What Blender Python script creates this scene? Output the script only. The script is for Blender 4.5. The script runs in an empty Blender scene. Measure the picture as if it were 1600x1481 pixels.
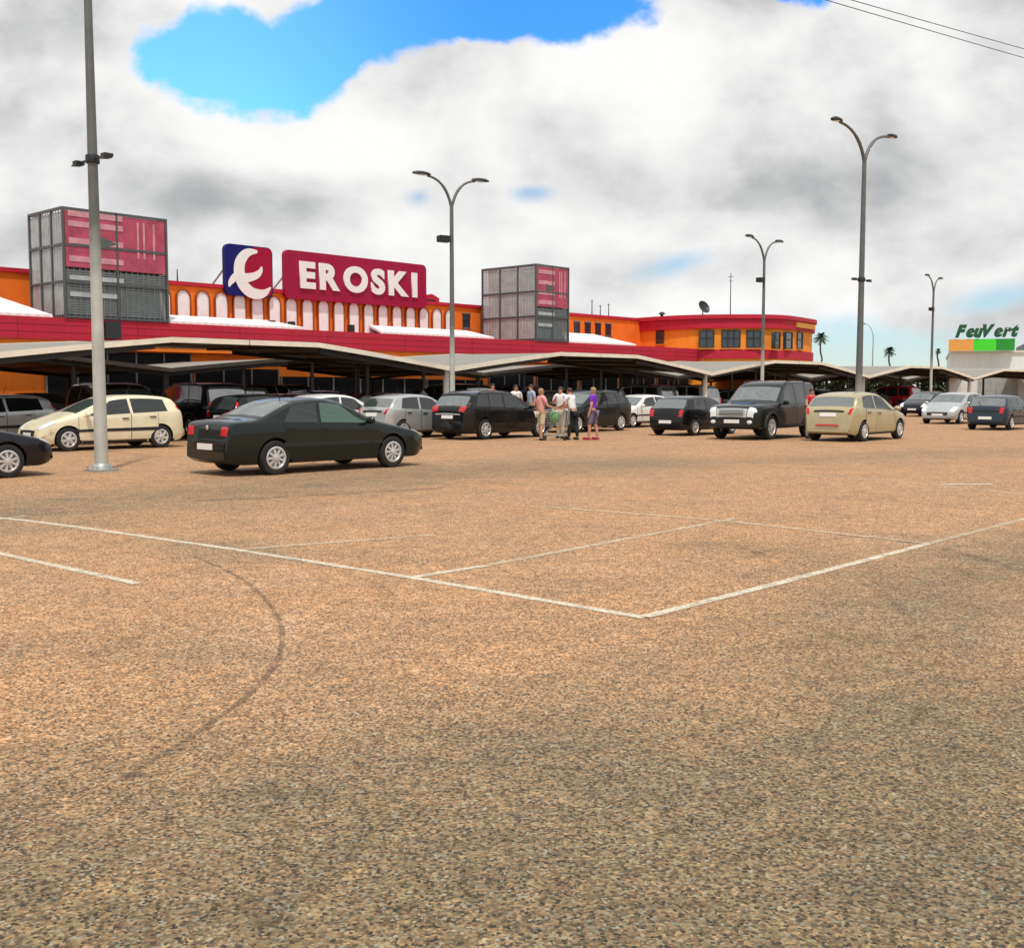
import bpy, bmesh, math, random
from mathutils import Vector, Matrix
R = math.radians
random.seed(7)
scene = bpy.context.scene
COL = scene.collection

# ------------------------------------------------------------------ measuring the place from the photograph
F = 1700.0                      # focal length in photo pixels, eye height 1.65 m
PITCH = math.atan(133 / F)
EYE = 1.65
def ray(x, y):
    a = (x - 800) / F; b = (740.5 - y) / F
    return (a, math.cos(PITCH) + b * math.sin(PITCH), -math.sin(PITCH) + b * math.cos(PITCH))
def gnd(x, y):
    d = ray(x, y); t = -EYE / d[2]
    return (d[0] * t, d[1] * t)
A = R(42.6)
S = Vector((math.sin(A), math.cos(A), 0))     # along the shop front, away to the right
N = Vector((-S.y, S.x, 0))                    # into the shop
O = Vector((-4.376, 80.0, 0))
ANG = math.atan2(S.y, S.x)
def P(s, n, z=0.0):
    v = O + S * s + N * n; v.z = z
    return v
def fac(x, y, n):
    d = ray(x, y); c = O.x * N.x + O.y * N.y + n
    t = c / (d[0] * N.x + d[1] * N.y)
    px, py = d[0] * t - O.x, d[1] * t - O.y
    return px * S.x + py * S.y, EYE + d[2] * t

# ------------------------------------------------------------------ materials
def newmat(name):
    m = bpy.data.materials.new(name); m.use_nodes = True
    nt = m.node_tree
    return m, nt, nt.nodes['Principled BSDF']
def lk(nt, a, b): nt.links.new(a, b)
def mat(name, col, rough=.6, metal=0.0, var=.0, vscale=3.0, bump=0.0, bscale=40.0, coat=0.0, ior=None, spec=None, streak=0.0):
    m, nt, b = newmat(name)
    b.inputs['Base Color'].default_value = (*col, 1)
    b.inputs['Roughness'].default_value = rough
    b.inputs['Metallic'].default_value = metal
    if spec is not None: b.inputs['Specular IOR Level'].default_value = spec
    if coat:
        b.inputs['Coat Weight'].default_value = coat; b.inputs['Coat Roughness'].default_value = .05
    if ior: b.inputs['IOR'].default_value = ior
    if var or bump:
        tc = nt.nodes.new('ShaderNodeTexCoord')
    if var:
        n = nt.nodes.new('ShaderNodeTexNoise'); n.inputs['Scale'].default_value = vscale; n.inputs['Detail'].default_value = 8
        n.inputs['Roughness'].default_value = .65
        lk(nt, tc.outputs['Object'], n.inputs['Vector'])
        r = nt.nodes.new('ShaderNodeMapRange'); r.inputs[1].default_value = .3; r.inputs[2].default_value = .7
        r.inputs[3].default_value = 1 - var; r.inputs[4].default_value = 1 + var
        lk(nt, n.outputs['Fac'], r.inputs[0])
        x = nt.nodes.new('ShaderNodeMix'); x.data_type = 'RGBA'; x.blend_type = 'MULTIPLY'; x.inputs[0].default_value = 1
        x.inputs[6].default_value = (*col, 1); lk(nt, r.outputs[0], x.inputs[7]); lk(nt, x.outputs[2], b.inputs['Base Color'])
    if streak:      # rain streaks and fading down the wall
        mp = nt.nodes.new('ShaderNodeMapping'); mp.inputs['Scale'].default_value = (2.6, 2.6, .22); lk(nt, tc.outputs['Object'], mp.inputs[0])
        n3 = nt.nodes.new('ShaderNodeTexNoise'); n3.inputs['Scale'].default_value = 1.5; n3.inputs['Detail'].default_value = 7; n3.inputs['Roughness'].default_value = .7; lk(nt, mp.outputs[0], n3.inputs['Vector'])
        r3 = nt.nodes.new('ShaderNodeMapRange'); r3.inputs[1].default_value = .35; r3.inputs[2].default_value = .75; r3.inputs[3].default_value = 0; r3.inputs[4].default_value = streak; lk(nt, n3.outputs['Fac'], r3.inputs[0])
        x3 = nt.nodes.new('ShaderNodeMix'); x3.data_type = 'RGBA'; lk(nt, r3.outputs[0], x3.inputs[0]); lk(nt, x.outputs[2], x3.inputs[6]); x3.inputs[7].default_value = (col[0] * .55 + .06, col[1] * .6 + .05, col[2] * .6 + .045, 1)
        lk(nt, x3.outputs[2], b.inputs['Base Color'])
    if bump:
        n2 = nt.nodes.new('ShaderNodeTexNoise'); n2.inputs['Scale'].default_value = bscale; n2.inputs['Detail'].default_value = 4
        lk(nt, tc.outputs['Object'], n2.inputs['Vector'])
        bp = nt.nodes.new('ShaderNodeBump'); bp.inputs['Strength'].default_value = bump; bp.inputs['Distance'].default_value = .02
        lk(nt, n2.outputs['Fac'], bp.inputs['Height']); lk(nt, bp.outputs[0], b.inputs['Normal'])
    return m
def stripes(name, c1, c2, axis, scale, rough=.5, metal=0.0, bump=.3):
    """ribbed sheet: two tones along one object axis"""
    m, nt, b = newmat(name)
    tc = nt.nodes.new('ShaderNodeTexCoord'); sep = nt.nodes.new('ShaderNodeSeparateXYZ'); lk(nt, tc.outputs['Object'], sep.inputs[0])
    mu = nt.nodes.new('ShaderNodeMath'); mu.operation = 'MULTIPLY'; mu.inputs[1].default_value = scale; lk(nt, sep.outputs[axis], mu.inputs[0])
    sn = nt.nodes.new('ShaderNodeMath'); sn.operation = 'SINE'; lk(nt, mu.outputs[0], sn.inputs[0])
    r = nt.nodes.new('ShaderNodeMapRange'); r.inputs[1].default_value = -1; r.inputs[2].default_value = 1; lk(nt, sn.outputs[0], r.inputs[0])
    n = nt.nodes.new('ShaderNodeTexNoise'); n.inputs['Scale'].default_value = 1.2; n.inputs['Detail'].default_value = 8; lk(nt, tc.outputs['Object'], n.inputs['Vector'])
    ad = nt.nodes.new('ShaderNodeMath'); ad.operation = 'MULTIPLY_ADD'; ad.inputs[1].default_value = .9; ad.inputs[2].default_value = -.45; lk(nt, n.outputs['Fac'], ad.inputs[0])
    a2 = nt.nodes.new('ShaderNodeMath'); lk(nt, ad.outputs[0], a2.inputs[0]); lk(nt, r.outputs[0], a2.inputs[1]); a2.use_clamp = True
    x = nt.nodes.new('ShaderNodeMix'); x.data_type = 'RGBA'; x.inputs[6].default_value = (*c1, 1); x.inputs[7].default_value = (*c2, 1)
    lk(nt, a2.outputs[0], x.inputs[0]); lk(nt, x.outputs[2], b.inputs['Base Color'])
    b.inputs['Roughness'].default_value = rough; b.inputs['Metallic'].default_value = metal
    bp = nt.nodes.new('ShaderNodeBump'); bp.inputs['Strength'].default_value = bump; bp.inputs['Distance'].default_value = .05
    lk(nt, r.outputs[0], bp.inputs['Height']); lk(nt, bp.outputs[0], b.inputs['Normal'])
    return m

def paint(name, col, metal=.0):
    return mat(name, col, rough=.34, metal=metal, var=.10, vscale=2.2, coat=.6, spec=.2)
M = {}
M['orange'] = mat('orange_render', (.90, .20, .006), .85, var=.14, vscale=.7, streak=.35, bump=.15)
M['annex_orange'] = mat('annex_render', (.88, .28, .015), .85, var=.12, vscale=.7, streak=.35, bump=.15)
M['red'] = mat('red_fascia', (.53, .015, .042), .6, var=.14, vscale=.5, spec=.2, streak=.45)
M['signred'] = mat('sign_red', (.33, .003, .045), .5, var=.08, vscale=.8, streak=.2, spec=.2)
M['emred'] = mat('emblem_red', (.34, .003, .03), .5, spec=.2)
M['blue'] = mat('emblem_blue', (.008, .008, .12), .5, spec=.2)
M['white'] = mat('white_letter', (.82, .82, .78), .45)
M['whiteroof'] = stripes('white_roof_sheet', (.72, .74, .72), (.86, .87, .85), 0, 14.0)
M['archwhite'] = mat('arch_panel', (.86, .90, .88), .5, var=.08, vscale=2.5)
M['archframe'] = mat('arch_frame', (.16, .17, .16), .5)
M['archtrim'] = mat('arch_trim', (.30, .07, .01), .8)
M['louvre'] = mat('louvre_grey', (.16, .18, .18), .5, metal=.1, var=.2, vscale=1.5)
M['louvrelight'] = mat('louvre_light', (.42, .44, .43), .5, metal=.1, var=.2, vscale=1.5)
M['towerdark'] = mat('tower_dark', (.10, .112, .11), .6, metal=.1, var=.2)
M['towerframe'] = mat('tower_frame', (.10, .11, .11), .5, metal=.4)
M['posterred'] = mat('poster_red', (.42, .06, .11), .6, var=.3, vscale=1.6)
M['posterpale'] = mat('poster_pale', (.60, .27, .31), .6, var=.3, vscale=2)
M['cream'] = mat('cream_trim', (.78, .72, .60), .6, var=.1)
M['canopyshade'] = mat('canopy_shade_dark', (.045, .035, .028), .8, var=.3, vscale=1.5)  # shade below the canopies put into the colour, darker than the sheet
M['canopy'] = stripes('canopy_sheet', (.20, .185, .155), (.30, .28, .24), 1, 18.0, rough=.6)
M['steel'] = mat('galvanised', (.36, .38, .37), .5, metal=.35, var=.25, vscale=3.0)
M['polelight'] = mat('pole_pale_paint', (.62, .63, .58), .55, var=.22, vscale=2.5)
M['dark'] = mat('dark_metal', (.025, .027, .028), .5, metal=.2)
M['black'] = mat('black_plastic', (.012, .012, .013), .55)
M['rubber'] = mat('rubber', (.014, .014, .014), .85, var=.25, vscale=9)
M['rim'] = mat('alloy_rim', (.62, .63, .63), .35, metal=.55)
M['glass'] = mat('car_glass', (.008, .012, .012), .04, ior=1.8)
M['screen'] = mat('car_screen_glass', (.05, .07, .065), .05, ior=3.4)
M['greenglass'] = mat('car_glass_green', (.035, .085, .062), .05, ior=1.9)
M['winglass'] = mat('window_glass', (.02, .035, .045), .08, ior=1.7)
M['taillamp'] = mat('tail_lamp', (.55, .008, .012), .15, coat=.5)
M['headlamp'] = mat('head_lamp', (.72, .76, .76), .12, coat=.5)
M['plate'] = mat('number_plate', (.80, .80, .78), .4)
M['skin'] = mat('skin', (.52, .26, .17), .6)
M['hairdark'] = mat('dark_hair', (.03, .02, .015), .6)
M['hairlight'] = mat('fair_hair', (.30, .19, .09), .6)
M['lime'] = mat('lime_sign', (.06, .75, .02), .4)
M['signgreen'] = mat('green_sign', (.02, .30, .03), .4)
M['signorange'] = mat('orange_sign', (.85, .38, .07), .4)
M['letgreen'] = mat('dark_green_letter', (.008, .09, .03), .4)
M['whitewall'] = mat('white_wall', (.84, .84, .79), .7, var=.08, vscale=.8, streak=.25, bump=.2)
M['leaf'] = mat('palm_leaf', (.035, .055, .025), .7, var=.4)
M['bark'] = mat('palm_bark', (.11, .085, .065), .9, var=.3)
M['shopdark'] = mat('shop_glazing', (.010, .010, .011), .4, var=.2, spec=.1)
M['cable'] = mat('cable', (.05, .05, .05), .6)

# ------------------------------------------------------------------ mesh helpers
def tag(o, label=None, cat=None, group=None, kind=None):
    if label: o['label'] = label
    if cat: o['category'] = cat
    if group: o['group'] = group
    if kind: o['kind'] = kind
    return o
def empty(name, loc=(0, 0, 0), rz=0.0, label=None, cat=None, group=None):
    o = bpy.data.objects.new(name, None); COL.objects.link(o)
    o.location = loc; o.rotation_euler = (0, 0, rz); o.empty_display_size = .3
    return tag(o, label, cat, group)
class MB:
    def __init__(s): s.v = []; s.f = []; s.mi = []; s.sm = []
    def add(s, vs, fs, mi=0, smooth=False):
        o = len(s.v); s.v += [tuple(v) for v in vs]
        for f in fs: s.f.append(tuple(i + o for i in f)); s.mi.append(mi); s.sm.append(smooth)
    def box(s, x0, x1, y0, y1, z0, z1, mi=0):
        vs = [(x, y, z) for z in (z0, z1) for y in (y0, y1) for x in (x0, x1)]
        s.add(vs, [(0, 2, 3, 1), (4, 5, 7, 6), (0, 1, 5, 4), (2, 6, 7, 3), (0, 4, 6, 2), (1, 3, 7, 5)], mi)
    def bar(s, a, b, w, h=None, mi=0):
        """box beam between two points"""
        a = Vector(a); b = Vector(b); h = h or w; d = (b - a).normalized()
        up = Vector((0, 0, 1)) if abs(d.z) < .95 else Vector((1, 0, 0))
        r = d.cross(up).normalized(); u = r.cross(d)
        vs = [p + r * (i * w / 2) + u * (j * h / 2) for p in (a, b) for i, j in ((-1, -1), (1, -1), (1, 1), (-1, 1))]
        s.add(vs, [(0, 1, 2, 3), (7, 6, 5, 4), (0, 4, 5, 1), (1, 5, 6, 2), (2, 6, 7, 3), (3, 7, 4, 0)], mi)
    def tube(s, pts, rad, n=10, mi=0, caps=True):
        pts = [Vector(p) for p in pts]
        if not isinstance(rad, (list, tuple)): rad = [rad] * len(pts)
        vs = []; fs = []; prev = None
        for i, p in enumerate(pts):
            d = (pts[min(i + 1, len(pts) - 1)] - pts[max(i - 1, 0)]).normalized()
            if prev is None:
                r = d.cross(Vector((0, 0, 1)))
                if r.length < .1: r = Vector((1, 0, 0))
            else: r = prev - d * prev.dot(d)
            r.normalize(); prev = r; u = r.cross(d)
            for k in range(n):
                a = 2 * math.pi * k / n
                vs.append(p + (r * math.cos(a) + u * math.sin(a)) * rad[i])
        for i in range(len(pts) - 1):
            for k in range(n):
                fs.append((i * n + k, i * n + (k + 1) % n, (i + 1) * n + (k + 1) % n, (i + 1) * n + k))
        s.add(vs, fs, mi, True)
        if caps:
            s.add(vs[:n], [tuple(range(n))[::-1]], mi); s.add(vs[-n:], [tuple(range(n))], mi)
    def lathe(s, prof, n=28, axis='y', mi=0, c=(0, 0, 0)):
        vs = []; fs = []
        for r, h in prof:
            for k in range(n):
                a = 2 * math.pi * k / n
                q = (r * math.cos(a), h, r * math.sin(a)) if axis == 'y' else (r * math.cos(a), r * math.sin(a), h)
                vs.append((q[0] + c[0], q[1] + c[1], q[2] + c[2]))
        for i in range(len(prof) - 1):
            for k in range(n): fs.append((i * n + k, i * n + (k + 1) % n, (i + 1) * n + (k + 1) % n, (i + 1) * n + k))
        s.add(vs, fs, mi, True)
    def ball(s, c, rx, ry, rz, n=12, m=8, mi=0, rot=None):
        vs = []; fs = []
        for i in range(m + 1):
            t = math.pi * i / m
            for k in range(n):
                a = 2 * math.pi * k / n
                v = Vector((rx * math.sin(t) * math.cos(a), ry * math.sin(t) * math.sin(a), rz * math.cos(t)))
                if rot: v = rot @ v
                vs.append(v + Vector(c))
        for i in range(m):
            for k in range(n): fs.append((i * n + k, (i + 1) * n + k, (i + 1) * n + (k + 1) % n, i * n + (k + 1) % n))
        s.add(vs, fs, mi, True)
    def prism(s, poly, d, mi=0, smooth=False):
        """poly: ordered 3-D points, d: thickness vector"""
        n = len(poly); d = Vector(d); vs = [Vector(p) for p in poly] + [Vector(p) + d for p in poly]
        s.add(vs, [tuple(range(n))[::-1], tuple(range(n, 2 * n))], mi)
        s.add(vs, [(i, (i + 1) % n, n + (i + 1) % n, n + i) for i in range(n)], mi, smooth)
    def build(s, name, mats, parent=None, fix=True, loc=None, rz=0):
        me = bpy.data.meshes.new(name); me.from_pydata(s.v, [], s.f)
        for m in (mats if isinstance(mats, (list, tuple)) else [mats]): me.materials.append(m)
        me.polygons.foreach_set('material_index', s.mi); me.polygons.foreach_set('use_smooth', s.sm)
        if fix:
            bm = bmesh.new(); bm.from_mesh(me); bmesh.ops.remove_doubles(bm, verts=bm.verts, dist=1e-5)
            bmesh.ops.recalc_face_normals(bm, faces=bm.faces); bm.to_mesh(me); bm.free()
        me.update()
        if any(s.sm): me.set_sharp_from_angle(angle=R(42))
        o = bpy.data.objects.new(name, me); COL.objects.link(o)
        if parent: o.parent = parent
        if loc: o.location = loc
        if rz: o.rotation_euler = (0, 0, rz)
        return o
def bake(o, name=None):
    """replace an object's mesh by its evaluated (modified) mesh"""
    dg = bpy.context.evaluated_depsgraph_get(); dg.update()
    me = bpy.data.meshes.new_from_object(o.evaluated_get(dg))
    o.modifiers.clear(); o.data = me
    return o
def children(o): return [c for c in COL.objects if c.parent == o]
KIDS = {}
def copy_tree(o, parent=None):
    c = o.copy(); COL.objects.link(c)
    if parent: c.parent = parent
    if o not in KIDS: KIDS[o] = children(o)
    for ch in KIDS[o]: copy_tree(ch, c)
    return c

# ------------------------------------------------------------------ world and sun
SUN = Vector((.05, -.40, .91)).normalized()
def build_world():
    w = bpy.data.worlds.new('World'); scene.world = w; w.use_nodes = True
    nt = w.node_tree; nd = nt.nodes; bg = nd['Background']
    def math_(op, a, b=None, c=None, clamp=False):
        m = nd.new('ShaderNodeMath'); m.operation = op; m.use_clamp = clamp
        for i, v in enumerate((a, b, c)):
            if v is None: continue
            if isinstance(v, (int, float)): m.inputs[i].default_value = v
            else: lk(nt, v, m.inputs[i])
        return m.outputs[0]
    def ramp(v, a, b, lo=0., hi=1.):
        r = nd.new('ShaderNodeMapRange'); r.interpolation_type = 'SMOOTHSTEP'
        lk(nt, v, r.inputs[0])
        for i, q in enumerate((a, b, lo, hi)): r.inputs[i + 1].default_value = q
        return r.outputs[0]
    tc = nd.new('ShaderNodeTexCoord'); sep = nd.new('ShaderNodeSeparateXYZ'); lk(nt, tc.outputs['Generated'], sep.inputs[0])
    X, Y, Z = sep.outputs
    ya = math_('MAXIMUM', math_('ABSOLUTE', Y), .08)
    u = math_('DIVIDE', X, ya); v = math_('DIVIDE', Z, ya)
    def noise(sx, sy, ox, oy, scale, det=9, rough=.55, dist=0.0):
        cb = nd.new('ShaderNodeCombineXYZ')
        lk(nt, math_('MULTIPLY_ADD', u, sx, ox), cb.inputs[0]); lk(nt, math_('MULTIPLY_ADD', v, sy, oy), cb.inputs[1])
        n = nd.new('ShaderNodeTexNoise'); n.inputs['Scale'].default_value = scale; n.inputs['Detail'].default_value = det
        n.inputs['Roughness'].default_value = rough; n.inputs['Distortion'].default_value = dist
        lk(nt, cb.outputs[0], n.inputs['Vector']); return n.outputs['Fac']
    def uv(px, py):
        d = ray(px, py); return d[0] / d[1], d[2] / d[1]
    # big billows: height field sampled twice, the difference shades the lit sides
    n1 = noise(1.0, 1.5, 3.1, 1.7, 4.2, 10, .52, .25)
    n1b = noise(1.0, 1.5, 3.1 + .03, 1.7 + .075, 4.2, 10, .52, .25)
    n2 = noise(1.0, 2.6, 8.3, 4.1, 2.2, 6, .5)
    n3 = noise(1.0, 1.25, 1.3, 9.1, 15., 8, .55)
    edge = math_('ADD', math_('MULTIPLY', math_('SUBTRACT', n1, .5), 3.4), math_('MULTIPLY', math_('SUBTRACT', n3, .5), 1.5))
    def ell(px, py, rx, ry, rot=0.0):
        cu, cv = uv(px, py); ca, sa = math.cos(rot), math.sin(rot)
        du = math_('SUBTRACT', u, cu); dv = math_('SUBTRACT', v, cv)
        a = math_('DIVIDE', math_('ADD', math_('MULTIPLY', du, ca), math_('MULTIPLY', dv, sa)), rx / F)
        b = math_('DIVIDE', math_('SUBTRACT', math_('MULTIPLY', dv, ca), math_('MULTIPLY', du, sa)), ry / F)
        return math_('SUBTRACT', 1.0, math_('SQRT', math_('ADD', math_('MULTIPLY', a, a), math_('MULTIPLY', b, b))))
    holes = [ell(350, 92, 150, 72, -.15), ell(410, 118, 130, 62, 0), ell(500, 82, 150, 80, .5), ell(620, 30, 170, 75, .35), ell(780, -14, 270, 78, 0), ell(1228, -26, 80, 46, 0)]
    h = holes[0]
    for q in holes[1:]: h = math_('MAXIMUM', h, q)
    h = math_('ADD', h, math_('MULTIPLY', edge, .75))
    hole = ramp(h, -.05, .22)
    wisps = [ell(655, 308, 36, 26), ell(830, 300, 60, 22), ell(1060, 412, 85, 26, .2), ell(1420, 545, 330, 52, 0), ell(1560, 470, 130, 30, .2)]
    g = wisps[0]
    for q in wisps[1:]: g = math_('MAXIMUM', g, q)
    g = math_('ADD', g, math_('MULTIPLY', edge, .9))
    wisp = ramp(g, -.05, .9, 0, .78)
    # clear sky: Nishita, deepened a little in the saturated gaps
    sky = nd.new('ShaderNodeTexSky'); sky.sky_type = 'NISHITA'; sky.sun_disc = False
    sky.sun_elevation = math.asin(SUN.z); sky.sun_rotation = math.atan2(SUN.x, SUN.y)
    sky.air_density = 1.0; sky.dust_density = .3; sky.ozone_density = 2.0
    tint = nd.new('ShaderNodeMix'); tint.data_type = 'RGBA'; tint.blend_type = 'MULTIPLY'; tint.inputs[0].default_value = 1
    lk(nt, sky.outputs[0], tint.inputs[6]); tc_ = nd.new('ShaderNodeMix'); tc_.data_type = 'RGBA'; tc_.inputs[6].default_value = (.125, .245, .325, 1); tc_.inputs[7].default_value = (.052, .150, .30, 1)
    lk(nt, ramp(u, -.28, .0), tc_.inputs[0]); lk(nt, tc_.outputs[2], tint.inputs[7])
    # cloud brightness
    lit = math_('SUBTRACT', n1b, n1)
    br = math_('ADD', .742, math_('MULTIPLY', lit, -1.05))
    br = math_('ADD', br, math_('MULTIPLY', math_('SUBTRACT', n2, .5), .24))
    br = math_('ADD', br, math_('MULTIPLY', math_('SUBTRACT', n3, .5), .30))
    blobs = [(ell(800, 150, 520, 150, .15), .26), (ell(330, 220, 330, 110, -.4), .14), (ell(390, 315, 260, 65), -.20), (ell(60, 120, 210, 170), -.06),
             (ell(1330, 300, 380, 75, .1), -.09), (ell(960, 420, 210, 55), -.13), (ell(60, 370, 260, 50), -.14), (ell(1450, 90, 330, 120), .06)]
    for b_, k in blobs: br = math_('ADD', br, math_('MULTIPLY', ramp(b_, 0, 1), k))
    br = math_('MINIMUM', math_('MAXIMUM', br, .42), .96)
    cr = nd.new('ShaderNodeMix'); cr.data_type = 'RGBA'; cr.inputs[6].default_value = (.31, .322, .335, 1); cr.inputs[7].default_value = (1.0, .995, .985, 1)
    lk(nt, ramp(br, .25, 1.0), cr.inputs[0])
    c1 = nd.new('ShaderNodeMix'); c1.data_type = 'RGBA'; lk(nt, wisp, c1.inputs[0]); lk(nt, cr.outputs[2], c1.inputs[6])
    pale = nd.new('ShaderNodeMix'); pale.data_type = 'RGBA'; pale.blend_type = 'MULTIPLY'; pale.inputs[0].default_value = 1
    lk(nt, sky.outputs[0], pale.inputs[6]); pale.inputs[7].default_value = (.092, .118, .135, 1); lk(nt, pale.outputs[2], c1.inputs[7])
    c2 = nd.new('ShaderNodeMix'); c2.data_type = 'RGBA'; lk(nt, hole, c2.inputs[0]); lk(nt, c1.outputs[2], c2.inputs[6]); lk(nt, tint.outputs[2], c2.inputs[7])
    lk(nt, c2.outputs[2], bg.inputs['Color']); bg.inputs['Strength'].default_value = 1.0
build_world()
sl = bpy.data.lights.new('sun', 'SUN'); sl.energy = 3.0; sl.angle = R(2.5); sl.color = (1, .96, .90)
so = bpy.data.objects.new('sun', sl); COL.objects.link(so); so.rotation_euler = SUN.to_track_quat('Z', 'Y').to_euler(); so.location = (0, 0, 60)

# ------------------------------------------------------------------ ground
def ground_mat():
    m, nt, b = newmat('worn_asphalt'); nd = nt.nodes
    geo = nd.new('ShaderNodeNewGeometry')
    def noise(sc, det=6, rough=.6, dist=0):
        n = nd.new('ShaderNodeTexNoise'); n.inputs['Scale'].default_value = sc; n.inputs['Detail'].default_value = det
        n.inputs['Roughness'].default_value = rough; n.inputs['Distortion'].default_value = dist
        lk(nt, geo.outputs['Position'], n.inputs['Vector']); return n.outputs['Fac']
    def rng(v, a, b_, lo=0., hi=1.):
        r = nd.new('ShaderNodeMapRange'); lk(nt, v, r.inputs[0])
        for i, q in enumerate((a, b_, lo, hi)): r.inputs[i + 1].default_value = q
        return r.outputs[0]
    def mix(f, a, c, bt='MIX'):
        x = nd.new('ShaderNodeMix'); x.data_type = 'RGBA'; x.blend_type = bt
        if isinstance(f, (int, float)): x.inputs[0].default_value = f
        else: lk(nt, f, x.inputs[0])
        for i, q in ((6, a), (7, c)):
            if isinstance(q, tuple): x.inputs[i].default_value = (*q, 1)
            else: lk(nt, q, x.inputs[i])
        return x.outputs[2]
    base = mix(rng(noise(.28, 5, .6, .6), .36, .64), (.50, .258, .112), (.455, .255, .128))
    base = mix(rng(noise(.9, 6, .65, .8), .46, .70, 0, .75), base, (.315, .185, .10))
    base = mix(rng(noise(.42, 6, .7, 1.2), .54, .74, 0, .7), base, (.56, .335, .19))
    at = nd.new('ShaderNodeAttribute'); at.attribute_name = 'wear'
    wn = nd.new('ShaderNodeMath'); wn.operation = 'MULTIPLY_ADD'; lk(nt, noise(1.3, 8, .7), wn.inputs[0]); wn.inputs[1].default_value = .9; lk(nt, at.outputs['Fac'], wn.inputs[2])
    wf = rng(wn.outputs[0], .45, 1.22)
    # stones: cells of a centimetre or two, each with its own tone; wear lays more of them bare
    vo = nd.new('ShaderNodeTexVoronoi'); vo.inputs['Scale'].default_value = 86; lk(nt, geo.outputs['Position'], vo.inputs['Vector'])
    sp = nd.new('ShaderNodeSeparateColor'); lk(nt, vo.outputs['Color'], sp.inputs[0])
    base = mix(1.0, base, rng(sp.outputs[0], 0, 1, .20, 1.80), 'MULTIPLY')
    base = mix(rng(sp.outputs[1], .60, .64, 0, .40), base, (.40, .165, .065))           # rusty stones
    base = mix(rng(sp.outputs[1], .26, .22, 0, .45), base, (.21, .19, .12))            # greenish grey stones
    base = mix(rng(sp.outputs[2], .945, .95, 0, .60), base, (.68, .56, .40))            # pale chippings
    base = mix(rng(sp.outputs[2], .11, .10, 0, .80), base, (.035, .032, .030))          # pits
    vo2 = nd.new('ShaderNodeTexVoronoi'); vo2.inputs['Scale'].default_value = 34; lk(nt, geo.outputs['Position'], vo2.inputs['Vector'])
    sp2 = nd.new('ShaderNodeSeparateColor'); lk(nt, vo2.outputs['Color'], sp2.inputs[0])
    base = mix(1.0, base, rng(sp2.outputs[0], 0, 1, .82, 1.18), 'MULTIPLY')
    base = mix(1.0, base, rng(noise(5, 4, .7), .25, .75, .78, 1.22), 'MULTIPLY')
    base = mix(1.0, base, mix(wf, (1.0, 1.0, 1.0), (.45, .585, .62)), 'MULTIPLY')
    lk(nt, base, b.inputs['Base Color']); b.inputs['Roughness'].default_value = .92
    bp = nd.new('ShaderNodeBump'); bp.inputs['Strength'].default_value = .6; bp.inputs['Distance'].default_value = .010
    lk(nt, vo.outputs['Distance'], bp.inputs['Height']); lk(nt, bp.outputs[0], b.inputs['Normal'])
    return m
WEAR = [([(-500, 845), (0, 800), (250, 777), (480, 758), (700, 738), (1000, 722)], 2.2, .50), ([(2100, 830), (1750, 850), (1480, 905), (1370, 1010), (1500, 1230), (1900, 1600)], 1.2, .58),
        ([(-900, 1500), (0, 1440), (500, 1330), (1000, 1250), (1500, 1180), (2200, 1120)], 1.7, .74), ([(-300, 1750), (400, 1650), (900, 1560), (1500, 1480), (2200, 1420)], 1.6, 1.05),
        ([(1150, 1160), (1300, 1060), (1360, 960)], .7, .25), ([(150, 1010), (230, 1000), (330, 1050)], .5, .30), ([(300, 850), (420, 866)], .5, .45), ([(1130, 850), (1260, 870)], .45, .5), ([(1200, 720), (1700, 700)], 1.6, .3)]
def wear_at(x, y):
    t = 0
    for pts, w, k in WEAR_W:
        d = 1e9
        for (ax, ay), (bx, by) in zip(pts, pts[1:]):
            ux, uy = bx - ax, by - ay; q = min(1, max(0, ((x - ax) * ux + (y - ay) * uy) / (ux * ux + uy * uy)))
            d = min(d, math.hypot(x - ax - ux * q, y - ay - uy * q))
        t = max(t, k * math.exp(-(d / w) ** 2))
    return t
WEAR_W = [([gnd(*q) for q in p], w, k) for p, w, k in WEAR]
g = MB(); xs = [-1500] + [-30 + .5 * k for k in range(121)] + [1500]; ys = [-200] + [.5 * k for k in range(81)] + [2500]
nx = len(xs); g.add([(x, y, 0) for y in ys for x in xs], [(j * nx + i, j * nx + i + 1, (j + 1) * nx + i + 1, (j + 1) * nx + i) for j in range(len(ys) - 1) for i in range(nx - 1)])
go = g.build('ground', ground_mat(), fix=False)
go.data.attributes.new('wear', 'FLOAT', 'POINT').data.foreach_set('value', [wear_at(x, y) if abs(x) < 31 and -1 < y < 41 else 0.0 for y in ys for x in xs])
tag(go, 'pinkish worn asphalt of the car park', 'ground', kind='structure')

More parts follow.
